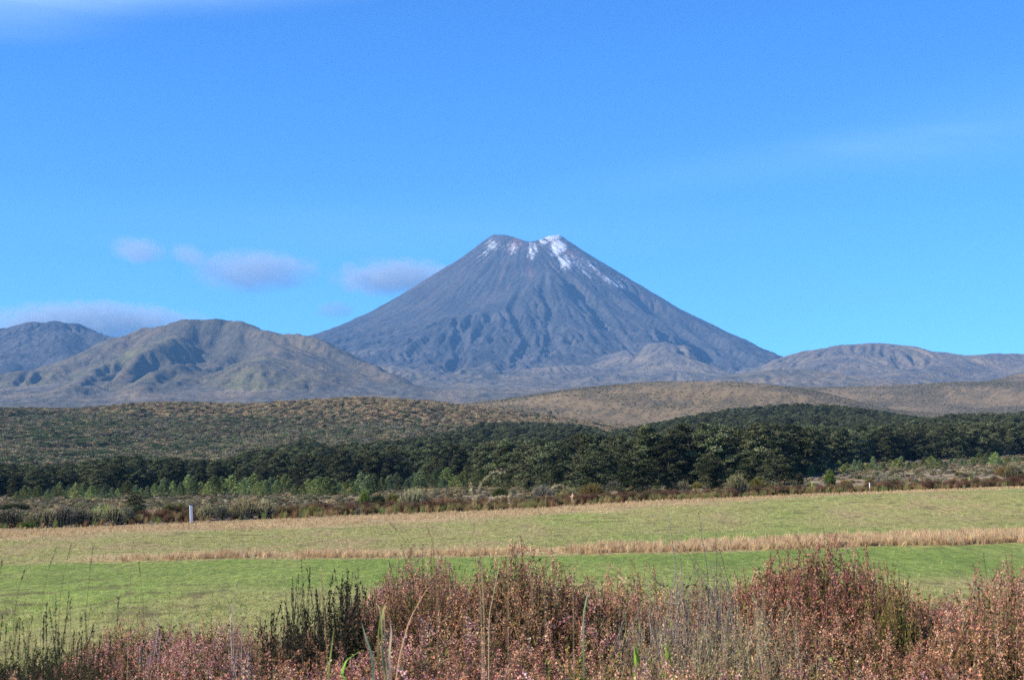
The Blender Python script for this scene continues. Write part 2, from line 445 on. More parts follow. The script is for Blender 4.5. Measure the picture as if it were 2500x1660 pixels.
def mgrid(A, x, y):
    fx = np.clip((np.asarray(x, float) - mx[0]) / CELL, 0, len(mx) - 1.001); fy = np.clip((np.asarray(y, float) - my[0]) / CELL, 0, len(my) - 1.001)
    i = fx.astype(int); j = fy.astype(int); fx = fx - i; fy = fy - j
    return (A[j, i] * (1 - fx) + A[j, i + 1] * fx) * (1 - fy) + (A[j + 1, i] * (1 - fx) + A[j + 1, i + 1] * fx) * fy
def mhit(px, py):
    Y = np.arange(3000, 9500, 8.0)
    x, y, z = pt(px, py, Y)
    k = np.nonzero(mgrid(H, x, y) >= z)[0]
    if not len(k): return None
    return float(x[k[0]]), float(y[k[0]])
def carve(poly, w, d, sharp=True):   # gullies (d > 0) and buttresses (d < 0)
    global H
    if poly[0][0] > 850 and d > 0 and w < 100: w *= .72; d *= 1.75
    else: d *= 1.9 if poly[0][0] > 850 else 1.6
    P = [mhit(*q) for q in poly]
    P = np.array([p for p in P if p])
    bd = np.full(MX.shape, 1e6); tt = np.zeros(MX.shape)
    for i, (a, b_) in enumerate(zip(P[:-1], P[1:])):
        dd = b_ - a; L = (dd ** 2).sum() + 1e-6
        X2 = MX + .12 * wx; Y2 = MY + .12 * wy
        t = np.clip(((X2 - a[0]) * dd[0] + (Y2 - a[1]) * dd[1]) / L, 0, 1)
        di = np.hypot(X2 - a[0] - t * dd[0], Y2 - a[1] - t * dd[1])
        m = di < bd
        bd = np.where(m, di, bd); tt = np.where(m, (i + t) / max(1, len(P) - 1), tt)
    amp = d * np.minimum(1, tt * 5 + .15) * (1 - .7 * sstep(.75, 1, tt))
    H = H - amp * (np.clip(1 - bd / w, 0, 1) ** 1.2 if sharp else np.exp(-(bd / w) ** 2))
for poly, w, d, sh in [
    ([(1276, 730), (1249, 777), (1269, 818), (1289, 841), (1266, 865), (1249, 889), (1230, 905)], 42, 26, True),
    ([(1322, 735), (1330, 757), (1350, 784), (1337, 811), (1343, 838), (1337, 875), (1325, 890)], 36, 24, True),
    ([(1150, 800), (1130, 830), (1123, 848), (1128, 869), (1112, 890), (1095, 912)], 55, 26, True),
    ([(1060, 840), (1030, 856), (1012, 872), (1004, 890)], 45, 18, True),
    ([(1200, 800), (1180, 835), (1150, 860)], 40, 14, True),
    ([(1362, 672), (1394, 712), (1445, 750), (1476, 796), (1490, 830)], 80, 42, True),
    ([(1385, 702), (1405, 745), (1430, 780)], 60, 24, True),
    ([(1462, 713), (1503, 736), (1571, 784), (1622, 818), (1660, 850)], 70, 26, True),
    ([(1530, 690), (1600, 744), (1660, 790), (1720, 832), (1781, 882), (1835, 906)], 150, 62, True),
    ([(1660, 765), (1740, 818), (1808, 865), (1862, 904)], 90, 34, True),
    ([(1503, 821), (1534, 858), (1560, 875)], 50, 22, True),
    ([(1440, 640), (1500, 680), (1560, 720)], 60, 14, True),
    ([(1080, 700), (1020, 740), (960, 790)], 120, 12, False),
    ([(1000, 720), (930, 760), (860, 800)], 110, 10, False),
    ([(1365, 668), (1330, 700), (1290, 745), (1250, 795), (1200, 835), (1150, 872)], 150, -24, False),
    ([(1372, 690), (1390, 760), (1405, 820), (1395, 880)], 190, -26, False),
    ([(1560, 770), (1600, 820), (1630, 850)], 120, -14, False),
    ([(1140, 780), (1080, 830), (1020, 870)], 160, -20, False),
    ([(390, 862), (350, 890), (320, 930)], 60, 30, True),
    ([(330, 850), (290, 880), (230, 930)], 60, 26, True),
    ([(300, 890), (240, 910), (190, 935)], 50, 20, True),
    ([(440, 885), (400, 910), (370, 935)], 50, 20, True),
    ([(2180, 868), (2210, 890), (2240, 905)], 50, 16, True), ([(2230, 868), (2240, 885), (2250, 900)], 45, 14, True), ([(2290, 872), (2260, 898)], 45, 14, True),
]: carve(poly, w, d, sh)

def erode(H, n, steps, seed, cap=3.0, dep=.12, ero=.25, inertia=.25):
    r = np.random.default_rng(seed); h = H.copy() / CELL; ny, nx = h.shape; N2 = nx * ny
    x = r.random(n) * (nx - 3) + 1; y = r.random(n) * (ny - 3) + 1
    vx = np.zeros(n); vy = np.zeros(n); w = np.ones(n); s = np.zeros(n); sp = np.ones(n)
    for k in range(steps):
        i = x.astype(int); j = y.astype(int); fx = x - i; fy = y - j
        q = j * nx + i; hf = h.ravel()
        a, b, c, d = hf[q], hf[q + 1], hf[q + nx], hf[q + nx + 1]
        gx_ = (b - a) * (1 - fy) + (d - c) * fy; gy_ = (c - a) * (1 - fx) + (d - b) * fx
        h0 = (a * (1 - fx) + b * fx) * (1 - fy) + (c * (1 - fx) + d * fx) * fy
        vx = vx * inertia - gx_ * (1 - inertia); vy = vy * inertia - gy_ * (1 - inertia)
        L = np.hypot(vx, vy) + 1e-9; vx /= L; vy /= L
        X = np.clip(x + vx, 1, nx - 2.01); Y = np.clip(y + vy, 1, ny - 2.01)
        i2 = X.astype(int); j2 = Y.astype(int); f2 = X - i2; g2 = Y - j2; q2 = j2 * nx + i2
        h1 = (hf[q2] * (1 - f2) + hf[q2 + 1] * f2) * (1 - g2) + (hf[q2 + nx] * (1 - f2) + hf[q2 + nx + 1] * f2) * g2
        dh = h1 - h0
        C = np.maximum(-dh, .01) * sp * w * cap
        up = dh > 0
        dl = np.where(up, np.minimum(dh, s), np.where(s > C, (s - C) * dep, -np.minimum((C - s) * ero, -dh)))
        s = s - dl
        dd = dl * .35
        for off, ww in ((0, (1 - fx) * (1 - fy)), (1, fx * (1 - fy)), (nx, (1 - fx) * fy), (nx + 1, fx * fy)):
            hf += np.bincount(q + off, dd * ww, minlength=N2)
        h = hf.reshape(ny, nx)
        sp = np.sqrt(np.clip(sp ** 2 - dh * 2, 0.05, 9)); w = w * .985
        x, y = X, Y
    return h * CELL
def blur(A, n, it=2):
    for _ in range(it):
        for ax in (0, 1):
            P = np.pad(A, [(n, n) if k == ax else (0, 0) for k in (0, 1)], mode='edge')
            c = np.cumsum(P, axis=ax, dtype=float); c = np.insert(c, 0, 0, axis=ax)
            A = (np.take(c, range(2 * n + 1, c.shape[ax]), axis=ax) - np.take(c, range(0, c.shape[ax] - 2 * n - 1), axis=ax)) / (2 * n + 1)
    return A
H0 = H.copy()
for k in range(9): H = erode(H, 60000, 55, 100 + k)
dH = H - H0
dH -= blur(dH, 14)
dH *= 1 - .6 * ((cone > M2) & (cone > M1)) * (1 - sstep(700, 1500, R + 300 * fbm(MX / 400, MY / 400, 49, 3)))
H = H0 + np.clip(dH * 1.5, -32, 14) * (1 - .6 * (M2 > cone) * np.exp(-((MX - float(pt(520, 800, 4350)[0])) / 330) ** 2))
carve([(585, 798), (566, 825), (540, 846), (505, 862), (470, 872)], 105, 46, False)
carve([(540, 795), (520, 830), (490, 850)], 130, 24, False)
cls = np.argmax(np.stack([lowl + 14, cone + 6, knolls - 4, M2, M1, M4]), 0)
KN = blur((cls == 2).astype(float), 3)
cls = np.where(cls == 2, 1, cls)
FLOW = dH

ur = np.linspace(-1, 1, 1041)
mrows = np.unique(np.concatenate([np.arange(2560, 3400, 18), np.arange(3400, 5000, 12.5), np.arange(5000, 7800, 8.5), np.arange(7800, 9900, 45)]))
QX = ur[None, :] * (.415 * mrows + 60)[:, None]; QY = np.repeat(mrows[:, None], len(ur), 1)
QZ = mgrid(H, QX, QY)
QZ += fbm(QX / 26, QY / 26, 60, 3) * 1.8 + fbm(QX / 70, QY / 70, 59, 3, ridged=True) * 4 * sstep(900, 1500, np.hypot(QX - cx, QY - cy))
QR = np.hypot(QX - cx, QY - cy); QT = np.arctan2(QX - cx, -(QY - cy))
ppx, ppy = proj(QX, QY, QZ)
QC = cls[np.clip(np.round((QY - my[0]) / CELL).astype(int), 0, len(my) - 1), np.clip(np.round((QX - mx[0]) / CELL).astype(int), 0, len(mx) - 1)]
fl = mgrid(FLOW, QX, QY)
nA = fbm(QX / 180, QY / 180, 61, 5); nB = fbm(QX / 45, QY / 45, 62, 4); nC = fbm(QX / 600, QY / 600, 63, 3)
st = fbm(QT * 40, QR / 500, 64, 5)
ash = np.array((.028, .031, .036)); ashl = np.array((.060, .059, .060)); rust = np.array((.17, .085, .06))
tang = np.array((.30, .235, .15)); scrubc = np.array((.085, .080, .060)); olive2 = np.array((.10, .105, .045))
c = mix(ash, ashl, sstep(-.35, .4, st * .6 + nA * .6))
c = mix(c, rust, sstep(.12, .5, fbm(QT * 12, QR / 420, 65, 4)) * .30 * (1 - sstep(700, 1200, QR)))
c = mix(c, rust * 1.15, np.exp(-((QT + .20) / .13) ** 2) * (1 - sstep(230, 420, QR)) * sstep(150, 190, QR) * .7)
c = mix(c, rust * 1.1, np.exp(-((QT - .62) / .09) ** 2) * (1 - sstep(350, 480, QR)) * .7)
c = mix(c, ashl * 1.25, sstep(.0, .5, nA + nB * .4) * sstep(900, 1600, QR) * .7)
low = mix(scrubc * .95, tang * .55, sstep(-.2, .4, nA + nC * .5 + .3 * nB))
low = mix(low, np.array((.17, .15, .125)), sstep(-.1, .3, nB) * .5)
hill2 = mix(scrubc * .85, tang * .42, sstep(-.35, .35, nA + .4 * nB + .5 * nC))
hill2 = mix(hill2, olive2 * 1.15, sstep(-.05, .4, nC + .4 * nA) * .7)
hill2 = mix(hill2, scrubc * .55, sstep(.1, .5, nB + .2 * nA) * .6)
far1 = mix(ash, ashl * 1.1, sstep(-.3, .3, nA))
m4 = mix(np.array((.095, .085, .075)), np.array((.16, .13, .09)), sstep(-.3, .4, nA + .3 * nB))
c = np.where((QC == 1)[..., None], mix(c, low, sstep(1750, 2700, QR + 250 * nA) * .8), c)
kn = mix(np.array((.105, .095, .082)), np.array((.185, .155, .11)), sstep(-.3, .4, nA + .4 * nB))
c = mix(c, kn, mgrid(KN, QX, QY) * (QC == 1) * .85)
c = np.where((QC == 0)[..., None], low, c)
c = np.where((QC == 3)[..., None], hill2, c)
c = np.where((QC == 4)[..., None], far1, c)
c = np.where((QC == 5)[..., None], m4, c)
c = c * 1.0
# snow: thick on the right shoulder of the crater, streaks below the rim, a dusting on the far wall
sn = np.zeros_like(QR)
def sblob(x0, y0, rx, ry, a, rot=0):
    global sn
    ca, sa = math.cos(rot), math.sin(rot)
    ex = ((ppx - x0) * ca + (ppy - y0) * sa) / rx; ey = (-(ppx - x0) * sa + (ppy - y0) * ca) / ry
    sn = np.maximum(sn, a * np.exp(-(ex ** 2 + ey ** 2)))
front = (QY < cy + 40)
sblob(1350, 578, 26, 12, 1.2); sblob(1362, 605, 24, 26, 1.15, .5); sblob(1378, 640, 26, 30, .8, .6); sblob(1430, 650, 34, 80, .60, -.95)
sblob(1500, 690, 14, 60, .66, -1.0); sblob(1530, 690, 12, 45, .55, -.95); sblob(1205, 600, 28, 22, .64); sblob(1250, 608, 30, 22, .66); sblob(1300, 610, 20, 34, .74); sblob(1325, 592, 22, 14, .7)
sblob(1180, 625, 34, 18, .5, -.5)
sn = sn * front * (QC == 1)
sn = np.maximum(sn, ((QR < 330) & (QY > cy - 60) & (ppx > 1222) & (ppx < 1300)) * .95)
me_attr = {'snow': sn, 'th': QT, 'rad': QR}

mm, nt, b = mat('volcanic_rock', .95)
at = node(nt, 'ShaderNodeAttribute', attribute_name='col'); sa = node(nt, 'ShaderNodeAttribute', attribute_name='snow')
tha = node(nt, 'ShaderNodeAttribute', attribute_name='th'); ra = node(nt, 'ShaderNodeAttribute', attribute_name='rad')
cmb = node(nt, 'ShaderNodeCombineXYZ')
m1 = node(nt, 'ShaderNodeMath', {1: 22.0}, operation='MULTIPLY'); m2 = node(nt, 'ShaderNodeMath', {1: .007}, operation='MULTIPLY')
nt.links.new(tha.outputs['Fac'], m1.inputs[0]); nt.links.new(ra.outputs['Fac'], m2.inputs[0])
nt.links.new(m1.outputs[0], cmb.inputs[0]); nt.links.new(m2.outputs[0], cmb.inputs[1])
stn = node(nt, 'ShaderNodeTexNoise', {'Scale': 1.0, 'Detail': 8, 'Roughness': .78})
nt.links.new(cmb.outputs[0], stn.inputs['Vector'])
sx_ = node(nt, 'ShaderNodeMath', {1: 2.1, 2: -.55}, operation='MULTIPLY_ADD'); nt.links.new(stn.outputs[0], sx_.inputs[0])
ad = node(nt, 'ShaderNodeMath', operation='ADD'); nt.links.new(sa.outputs['Fac'], ad.inputs[0]); nt.links.new(sx_.outputs[0], ad.inputs[1])
ad0 = ad; rn = node(nt, 'ShaderNodeTexNoise', {'Scale': .05, 'Detail': 7, 'Roughness': .72}); xa = node(nt, 'ShaderNodeMath', {1: 1.3, 2: -.65}, operation='MULTIPLY_ADD'); nt.links.new(rn.outputs[0], xa.inputs[0]); ad = node(nt, 'ShaderNodeMath', operation='ADD'); nt.links.new(ad0.outputs[0], ad.inputs[0]); nt.links.new(xa.outputs[0], ad.inputs[1])
sr = node(nt, 'ShaderNodeMapRange', {'From Min': 1.0, 'From Max': 1.42}); nt.links.new(ad.outputs[0], sr.inputs[0])
tcn = node(nt, 'ShaderNodeTexCoord')
nt.links.new(tcn.outputs['Object'], rn.inputs['Vector'])
gr = node(nt, 'ShaderNodeMapRange', {'From Min': .3, 'From Max': .7, 'To Min': .6, 'To Max': 1.4}); nt.links.new(rn.outputs[0], gr.inputs[0])
mu = node(nt, 'ShaderNodeMix', data_type='RGBA', blend_type='MULTIPLY'); mu.inputs[0].default_value = 1
nt.links.new(at.outputs['Color'], mu.inputs[6]); nt.links.new(gr.outputs[0], mu.inputs[7])
sm_ = node(nt, 'ShaderNodeMix', data_type='RGBA'); sm_.inputs[7].default_value = (.54, .57, .62, 1)
nt.links.new(sr.outputs[0], sm_.inputs[0]); nt.links.new(mu.outputs[2], sm_.inputs[6]); nt.links.new(sm_.outputs[2], b.inputs['Base Color'])
bp = node(nt, 'ShaderNodeBump', {'Strength': .85, 'Distance': 16.0}); nt.links.new(rn.outputs[0], bp.inputs['Height']); nt.links.new(bp.outputs[0], b.inputs['Normal'])

QF = gridfaces(len(mrows), len(ur))
VV = np.stack([QX.ravel(), QY.ravel(), QZ.ravel()], -1); CC = c.reshape(-1, 3)
fc = QC.ravel()[QF[:, 0]]
for k, nm, lab in ((0, 'terrain', 'blue grey lava plain between the hills and the volcano'), (1, 'volcano', 'tall dark cone volcano with snow streaked crater rim'),
                   (3, 'mountain', 'olive and grey hill with gullies at the left of the volcano'), (4, 'mountain', 'blue dark mountain with its top under a long cloud'),
                   (5, 'mountain', 'low smooth brown grey mountain at the right of the volcano')):
    f = QF[fc == k]
    if not len(f): continue
    used, inv = np.unique(f.ravel(), return_inverse=True)
    me = mesh_np(nm, VV[used], inv.reshape(-1, 4), CC[used], {a: v.ravel()[used] for a, v in me_attr.items()}, smooth=True)
    obj(nm, me, mm, kind='structure', label=lab)

# air
hz = bpy.data.materials.new('haze'); hz.cycles.volume_sampling = 'DISTANCE'; hz.use_nodes = True; hz.node_tree.nodes.clear()
pv = node(hz.node_tree, 'ShaderNodeVolumePrincipled', {'Color': (.22, .52, 1, 1), 'Density': 5.2e-5, 'Anisotropy': .0})
ho = node(hz.node_tree, 'ShaderNodeOutputMaterial'); hz.node_tree.links.new(pv.outputs[0], ho.inputs['Volume'])
X0, X1, Y0, Y1, Z0, Z1 = -6000, 6000, -400, 10300, -8, 1230
me = mesh_np('haze', [(x, y, z) for z in (Z0, Z1) for y in (Y0, Y1) for x in (X0, X1)], [(0, 2, 3, 1), (4, 5, 7, 6), (0, 1, 5, 4), (2, 6, 7, 3), (0, 4, 6, 2), (1, 3, 7, 5)])
obj('haze', me, hz, kind='stuff', label='thin blue air between the field and the mountains')

# ------------------------------------------------------------------ vegetation kit
def leafmat(name, rough=.75, trans=.25, var=.35, huev=.02):
    m = bpy.data.materials.new(name); m.use_nodes = True; nt = m.node_tree; nt.nodes.clear()
    at = node(nt, 'ShaderNodeAttribute', attribute_name='col')
    oi = node(nt, 'ShaderNodeObjectInfo')
    h = node(nt, 'ShaderNodeHueSaturation')
    v = node(nt, 'ShaderNodeMapRange', {'To Min': .88 * (1 - var), 'To Max': .88 * (1 + var)}); nt.links.new(oi.outputs['Random'], v.inputs[0])
    v2 = node(nt, 'ShaderNodeMath', {1: 7.31}, operation='MULTIPLY'); nt.links.new(oi.outputs['Random'], v2.inputs[0])
    v3 = node(nt, 'ShaderNodeMath', operation='FRACT'); nt.links.new(v2.outputs[0], v3.inputs[0])
    v4 = node(nt, 'ShaderNodeMapRange', {'To Min': .5 - huev, 'To Max': .5 + huev}); nt.links.new(v3.outputs[0], v4.inputs[0])
    nt.links.new(v.outputs[0], h.inputs['Value']); nt.links.new(v4.outputs[0], h.inputs['Hue']); nt.links.new(at.outputs['Color'], h.inputs['Color'])
    d = node(nt, 'ShaderNodeBsdfDiffuse'); t = node(nt, 'ShaderNodeBsdfTranslucent'); mx_ = node(nt, 'ShaderNodeMixShader', {0: trans}); o = node(nt, 'ShaderNodeOutputMaterial')
    for q in (d, t): nt.links.new(h.outputs[0], q.inputs['Color'])
    nt.links.new(d.outputs[0], mx_.inputs[1]); nt.links.new(t.outputs[0], mx_.inputs[2]); nt.links.new(mx_.outputs[0], o.inputs['Surface'])
    return m
LEAF = leafmat('leaves', var=.5, huev=.016); BARK = leafmat('bark', trans=0, var=.15); GRASS = leafmat('grass_blades', trans=.35, var=.2, huev=.01); HEATH = leafmat('heather', trans=.3, var=.22, huev=.018)

class Geo:
    """collects quads (leaf cards) and tube walls with a colour per vertex"""
    def __init__(s): s.V = []; s.Q = []; s.C = []; s.n = 0
    def add(s, V, Q, C):
        s.V.append(np.asarray(V, np.float32)); s.Q.append(np.asarray(Q) + s.n); s.C.append(np.broadcast_to(np.asarray(C, np.float32), (len(V), 3))); s.n += len(V)
    def cards(s, c, a, b, col):
        """diamond cards: centres c, half width vectors a, half length vectors b, colours (n,3)"""
        n = len(c)
        V = np.stack([c - b, c + a, c + b, c - a], 1).reshape(-1, 3)
        Q = np.arange(4 * n).reshape(n, 4)
        s.add(V, Q, np.repeat(np.broadcast_to(col, (n, 3)), 4, 0))
    def leaves(s, c, size, col, rng, up=0., asp=.5, dirs=None):
        n = len(c)
        b = rng.normal(size=(n, 3)) if dirs is None else dirs + .35 * rng.normal(size=(n, 3))
        b /= np.linalg.norm(b, axis=1, keepdims=True)
        nn = rng.normal(size=(n, 3)); nn[:, 2] += up * 3
        a = np.cross(b, nn); a /= np.linalg.norm(a, axis=1, keepdims=True) + 1e-9
        if dirs is None and up > 0:
            b = np.cross(a, nn); b /= np.linalg.norm(b, axis=1, keepdims=True) + 1e-9
        L = np.asarray(size) * rng.uniform(.6, 1.3, n)
        s.cards(c, a * (L * asp)[:, None], b * L[:, None], col)
    def tube(s, P, r0, r1, col, k=3):
        P = np.asarray(P, float); m = len(P)
        d = np.gradient(P, axis=0); d /= np.linalg.norm(d, axis=1, keepdims=True) + 1e-9
        ref = np.array((0.31, .95, .05)) if abs(d[0, 0]) < .8 else np.array((0., 0, 1))
        a = np.cross(d, ref); a /= np.linalg.norm(a, axis=1, keepdims=True) + 1e-9; b_ = np.cross(d, a)
        r = np.linspace(r0, r1, m)[:, None, None]; t = np.arange(k) * 2 * np.pi / k
        V = P[:, None] + r * (a[:, None] * np.cos(t)[None, :, None] + b_[:, None] * np.sin(t)[None, :, None])
        i = np.arange(m - 1)[:, None] * k; j = np.arange(k)[None, :]; j2 = (j + 1) % k
        Q = np.stack([i + j, i + j2, i + k + j2, i + k + j], -1).reshape(-1, 4)
        s.add(V.reshape(-1, 3), Q, col)
    def blade(s, P, w, col, tip=.15):
        """flat tapering blade along P, gently folded"""
        P = np.asarray(P, float); m = len(P)
        d = np.gradient(P, axis=0); side = np.cross(d, (0, 0, 1.)); side += 1e-4; side /= np.linalg.norm(side, axis=1, keepdims=True)
        t = np.linspace(0, 1, m); ww = w * np.where(t < .6, 1, 1 - (1 - tip) * (t - .6) / .4)[:, None] * np.minimum(1, .5 + t * 2)[:, None]
        V = np.stack([P - side * ww, P + side * ww], 1).reshape(-1, 3)
        i = np.arange(m - 1) * 2
        s.add(V, np.stack([i, i + 1, i + 3, i + 2], -1), col)
    def mesh(s, name): return mesh_np(name, np.concatenate(s.V), np.concatenate(s.Q), np.concatenate(s.C))
def jit(base, n, rng, v=.25, h=.08):
    base = np.asarray(base, float)
    return np.clip(base * (1 + v * rng.normal(size=(n, 1))) * (1 + h * rng.normal(size=(n, 3))), .004, .95)
def ball(n, rng, shell=.5):
    v = rng.normal(size=(n, 3)); v /= np.linalg.norm(v, axis=1, keepdims=True)
    return v * rng.uniform(shell, 1, (n, 1)) ** .6

SRC = {}
def scatter(name, meshes, m, x, y, scale, label, z=None, idx=None, squash=None, seed=1, kind='stuff', cat=None, tilt=0., group=None):
    """one object whose points each carry an instance of one of the meshes"""
    r = np.random.default_rng(seed); n = len(x)
    if z is None: z = ground(x, y)
    c = bpy.data.collections.new(name + '_source')
    for i, me in enumerate(meshes):
        if not me.materials: me.materials.append(m)
        o = bpy.data.objects.new('%s_form' % name, me); c.objects.link(o)
    me = bpy.data.meshes.new(name); me.vertices.add(n); me.vertices.foreach_set('co', np.stack([x, y, z], -1).astype(np.float32).ravel())
    def att(nm, t, v, f='value'):
        a = me.attributes.new(nm, t, 'POINT'); a.data.foreach_set(f, v.ravel())
    att('rot', 'FLOAT_VECTOR', np.stack([r.normal(size=n) * tilt, r.normal(size=n) * tilt, r.random(n) * 6.283], -1).astype(np.float32), 'vector')
    sc = np.repeat(np.asarray(scale, np.float32).reshape(-1, 1) * np.ones((n, 1), np.float32), 3, 1)
    if squash is not None: sc[:, 2] *= squash
    att('scl', 'FLOAT_VECTOR', sc.astype(np.float32), 'vector')
    att('idx', 'INT', (r.integers(0, len(meshes), n) if idx is None else np.asarray(idx)).astype(np.int32))
    o = bpy.data.objects.new(name, me); COL.objects.link(o); o['kind'] = kind; o['label'] = label
    if cat: o['category'] = cat
    ng = bpy.data.node_groups.new(name + '_scatter', 'GeometryNodeTree')
    ng.interface.new_socket('Geometry', in_out='INPUT', socket_type='NodeSocketGeometry'); ng.interface.new_socket('Geometry', in_out='OUTPUT', socket_type='NodeSocketGeometry')
    N = ng.nodes.new; gi = N('NodeGroupInput'); go = N('NodeGroupOutput'); ip = N('GeometryNodeInstanceOnPoints'); ci = N('GeometryNodeCollectionInfo')
    ci.inputs['Collection'].default_value = c; ci.inputs['Separate Children'].default_value = True; ci.inputs['Reset Children'].default_value = True
    ip.inputs['Pick Instance'].default_value = True
    for nm, t, sk in (('rot', 'FLOAT_VECTOR', 'Rotation'), ('scl', 'FLOAT_VECTOR', 'Scale'), ('idx', 'INT', 'Instance Index')):
        a = N('GeometryNodeInputNamedAttribute'); a.data_type = t; a.inputs['Name'].default_value = nm; ng.links.new(a.outputs['Attribute'], ip.inputs[sk])
    ng.links.new(gi.outputs[0], ip.inputs['Points']); ng.links.new(ci.outputs[0], ip.inputs['Instance']); ng.links.new(ip.outputs[0], go.inputs[0])
    md = o.modifiers.new('scatter', 'NODES'); md.node_group = ng
    return o
def inst(name, parts, loc, rz, sc, **props):
    """a thing: an Empty with one child per part, meshes shared"""
    e = empty(name, loc, rz, sc, **props)
    for pn, me, m in parts:
        if not me.materials: me.materials.append(m)
        o = bpy.data.objects.new(pn, me); COL.objects.link(o); o.parent = e
    return e

# ---- beech tree, unit height 1, layered pads of small dark leaves over a forked trunk
def beech(seed, conical=.3, width=.42, n=34, leaf=.0185, per=190):
    r = np.random.default_rng(seed); g = Geo(); w = Geo()
    bark = (.10, .09, .075); pale = (.26, .25, .22)
    w.tube([(0, 0, -.03), (.01, .01, .15), (.0, .02, .35), (.02, 0, .75)], .028, .006, bark, 6)
    for i in range(n):
        t = (i + .5) / n; z = .05 + .91 * t ** .9
        rad = width * (np.sqrt(max(0.03, 1 - (2 * abs(z - .42) / 1.12) ** 2)) if z < .42 else (1 - ((z - .42) / .60) ** (1.25 + 1.3 * (1 - conical))) + .04)
        a = i * 2.4 + r.uniform(-.5, .5); d = rad * r.uniform(.35, .92)
        cc = np.array((math.cos(a) * d, math.sin(a) * d, z)); pr = r.uniform(.10, .19) * (1.15 - .5 * t)
        q = ball(per, r, .15) * np.array((pr, pr, pr * .36))
        q[:, 2] -= .25 * (q[:, 0] ** 2 + q[:, 1] ** 2) / pr
        tone = r.uniform(.65, 1.5)
        col = jit(np.array((.092, .102, .050)) * tone, per, r, .3); g.leaves(cc + q, leaf, col, r, up=.45, asp=.55)
        w.tube([(0, 0, z - .10 * (1 - t * .5)), (cc[0] * .5, cc[1] * .5, z - .03), cc + (0, 0, -.01)], .006, .002, bark if r.random() < .85 else pale, 3)
    # pale dead twigs poking through the leaf pads
    for i in range(7):
        a = r.uniform(0, 6.28); z = r.uniform(.3, .9); d = width * r.uniform(.5, 1.0) * (1.15 - z * .8)
        p = np.array((math.cos(a) * d, math.sin(a) * d, z)); q = p + r.normal(size=3) * .04 + (0, 0, .05)
        w.tube([p * (.5, .5, .95), p, q], .0028, .0012, pale, 3)
    k = 500   # crown interior, its shade put into darker leaf colour
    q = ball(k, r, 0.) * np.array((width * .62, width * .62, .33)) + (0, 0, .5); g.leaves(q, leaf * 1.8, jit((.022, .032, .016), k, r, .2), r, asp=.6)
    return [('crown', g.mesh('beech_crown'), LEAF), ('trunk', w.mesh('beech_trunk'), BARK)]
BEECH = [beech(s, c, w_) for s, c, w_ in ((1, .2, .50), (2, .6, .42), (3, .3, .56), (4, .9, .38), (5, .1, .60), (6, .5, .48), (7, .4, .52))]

# ---- young conifer-like tree, unit height 1
def sapling(seed, col0=(.075, .115, .035), width=.36, n=3400, leaf=.028):
    r = np.random.default_rng(seed); g = Geo(); w = Geo()
    w.tube([(0, 0, -.03), (0, 0, .5), (0, 0, .95)], .02, .004, (.09, .075, .05), 5)
    nb = 46
    for i in range(nb):
        t = i / nb; z = .05 + .9 * t; rad = 1.35 * width * (1 - t ** 1.5) ** .8 * r.uniform(.7, 1.1) * (.75 + .25 * min(1, t * 6)); a = i * 2.4 + r.uniform(-.4, .4)
        e = np.array((math.cos(a) * rad, math.sin(a) * rad, z + .06)); k = n // nb
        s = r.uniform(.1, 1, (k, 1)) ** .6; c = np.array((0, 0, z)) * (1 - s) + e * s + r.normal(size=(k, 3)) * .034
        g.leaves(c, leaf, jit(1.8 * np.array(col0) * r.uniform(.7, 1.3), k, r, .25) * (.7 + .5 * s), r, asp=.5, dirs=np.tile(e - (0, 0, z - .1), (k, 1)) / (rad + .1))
    return [('crown', g.mesh('young_crown'), LEAF), ('trunk', w.mesh('young_trunk'), BARK)]
YOUNG = [sapling(20 + i, c, w_) for i, (c, w_) in enumerate([((.088, .108, .042), .38), ((.078, .10, .046), .30), ((.098, .118, .042), .46), ((.07, .095, .048), .34), ((.09, .108, .038), .5)])]

# ---- round shrubs for the hills, radius 1
def dome(seed, col0, n=420, leaf=.11, flat=.75, twig=(.2, .18, .15)):
    r = np.random.default_rng(seed); g = Geo()
    cs = ball(9, r, .4) * .55; cs[:, 2] = np.abs(cs[:, 2]) * .9
    for c_ in cs:
        k = n // 9; q = ball(k, r, .5) * .52; q[:, 2] *= .8
        g.leaves(c_ + q + (0, 0, .15), leaf, jit(1.45 * np.array(col0) * r.uniform(.7, 1.3), k, r, .3), r, up=.2, asp=.6)
    g.V = [v * (1, 1, flat * 1.2) for v in g.V]
    return g.mesh('shrub_form')
SCRUB = [dome(40, (.135, .120, .070)), dome(41, (.105, .100, .055)), dome(42, (.085, .100, .042)), dome(43, (.145, .130, .090)), dome(44, (.045, .062, .028)), dome(45, (.200, .155, .085))]

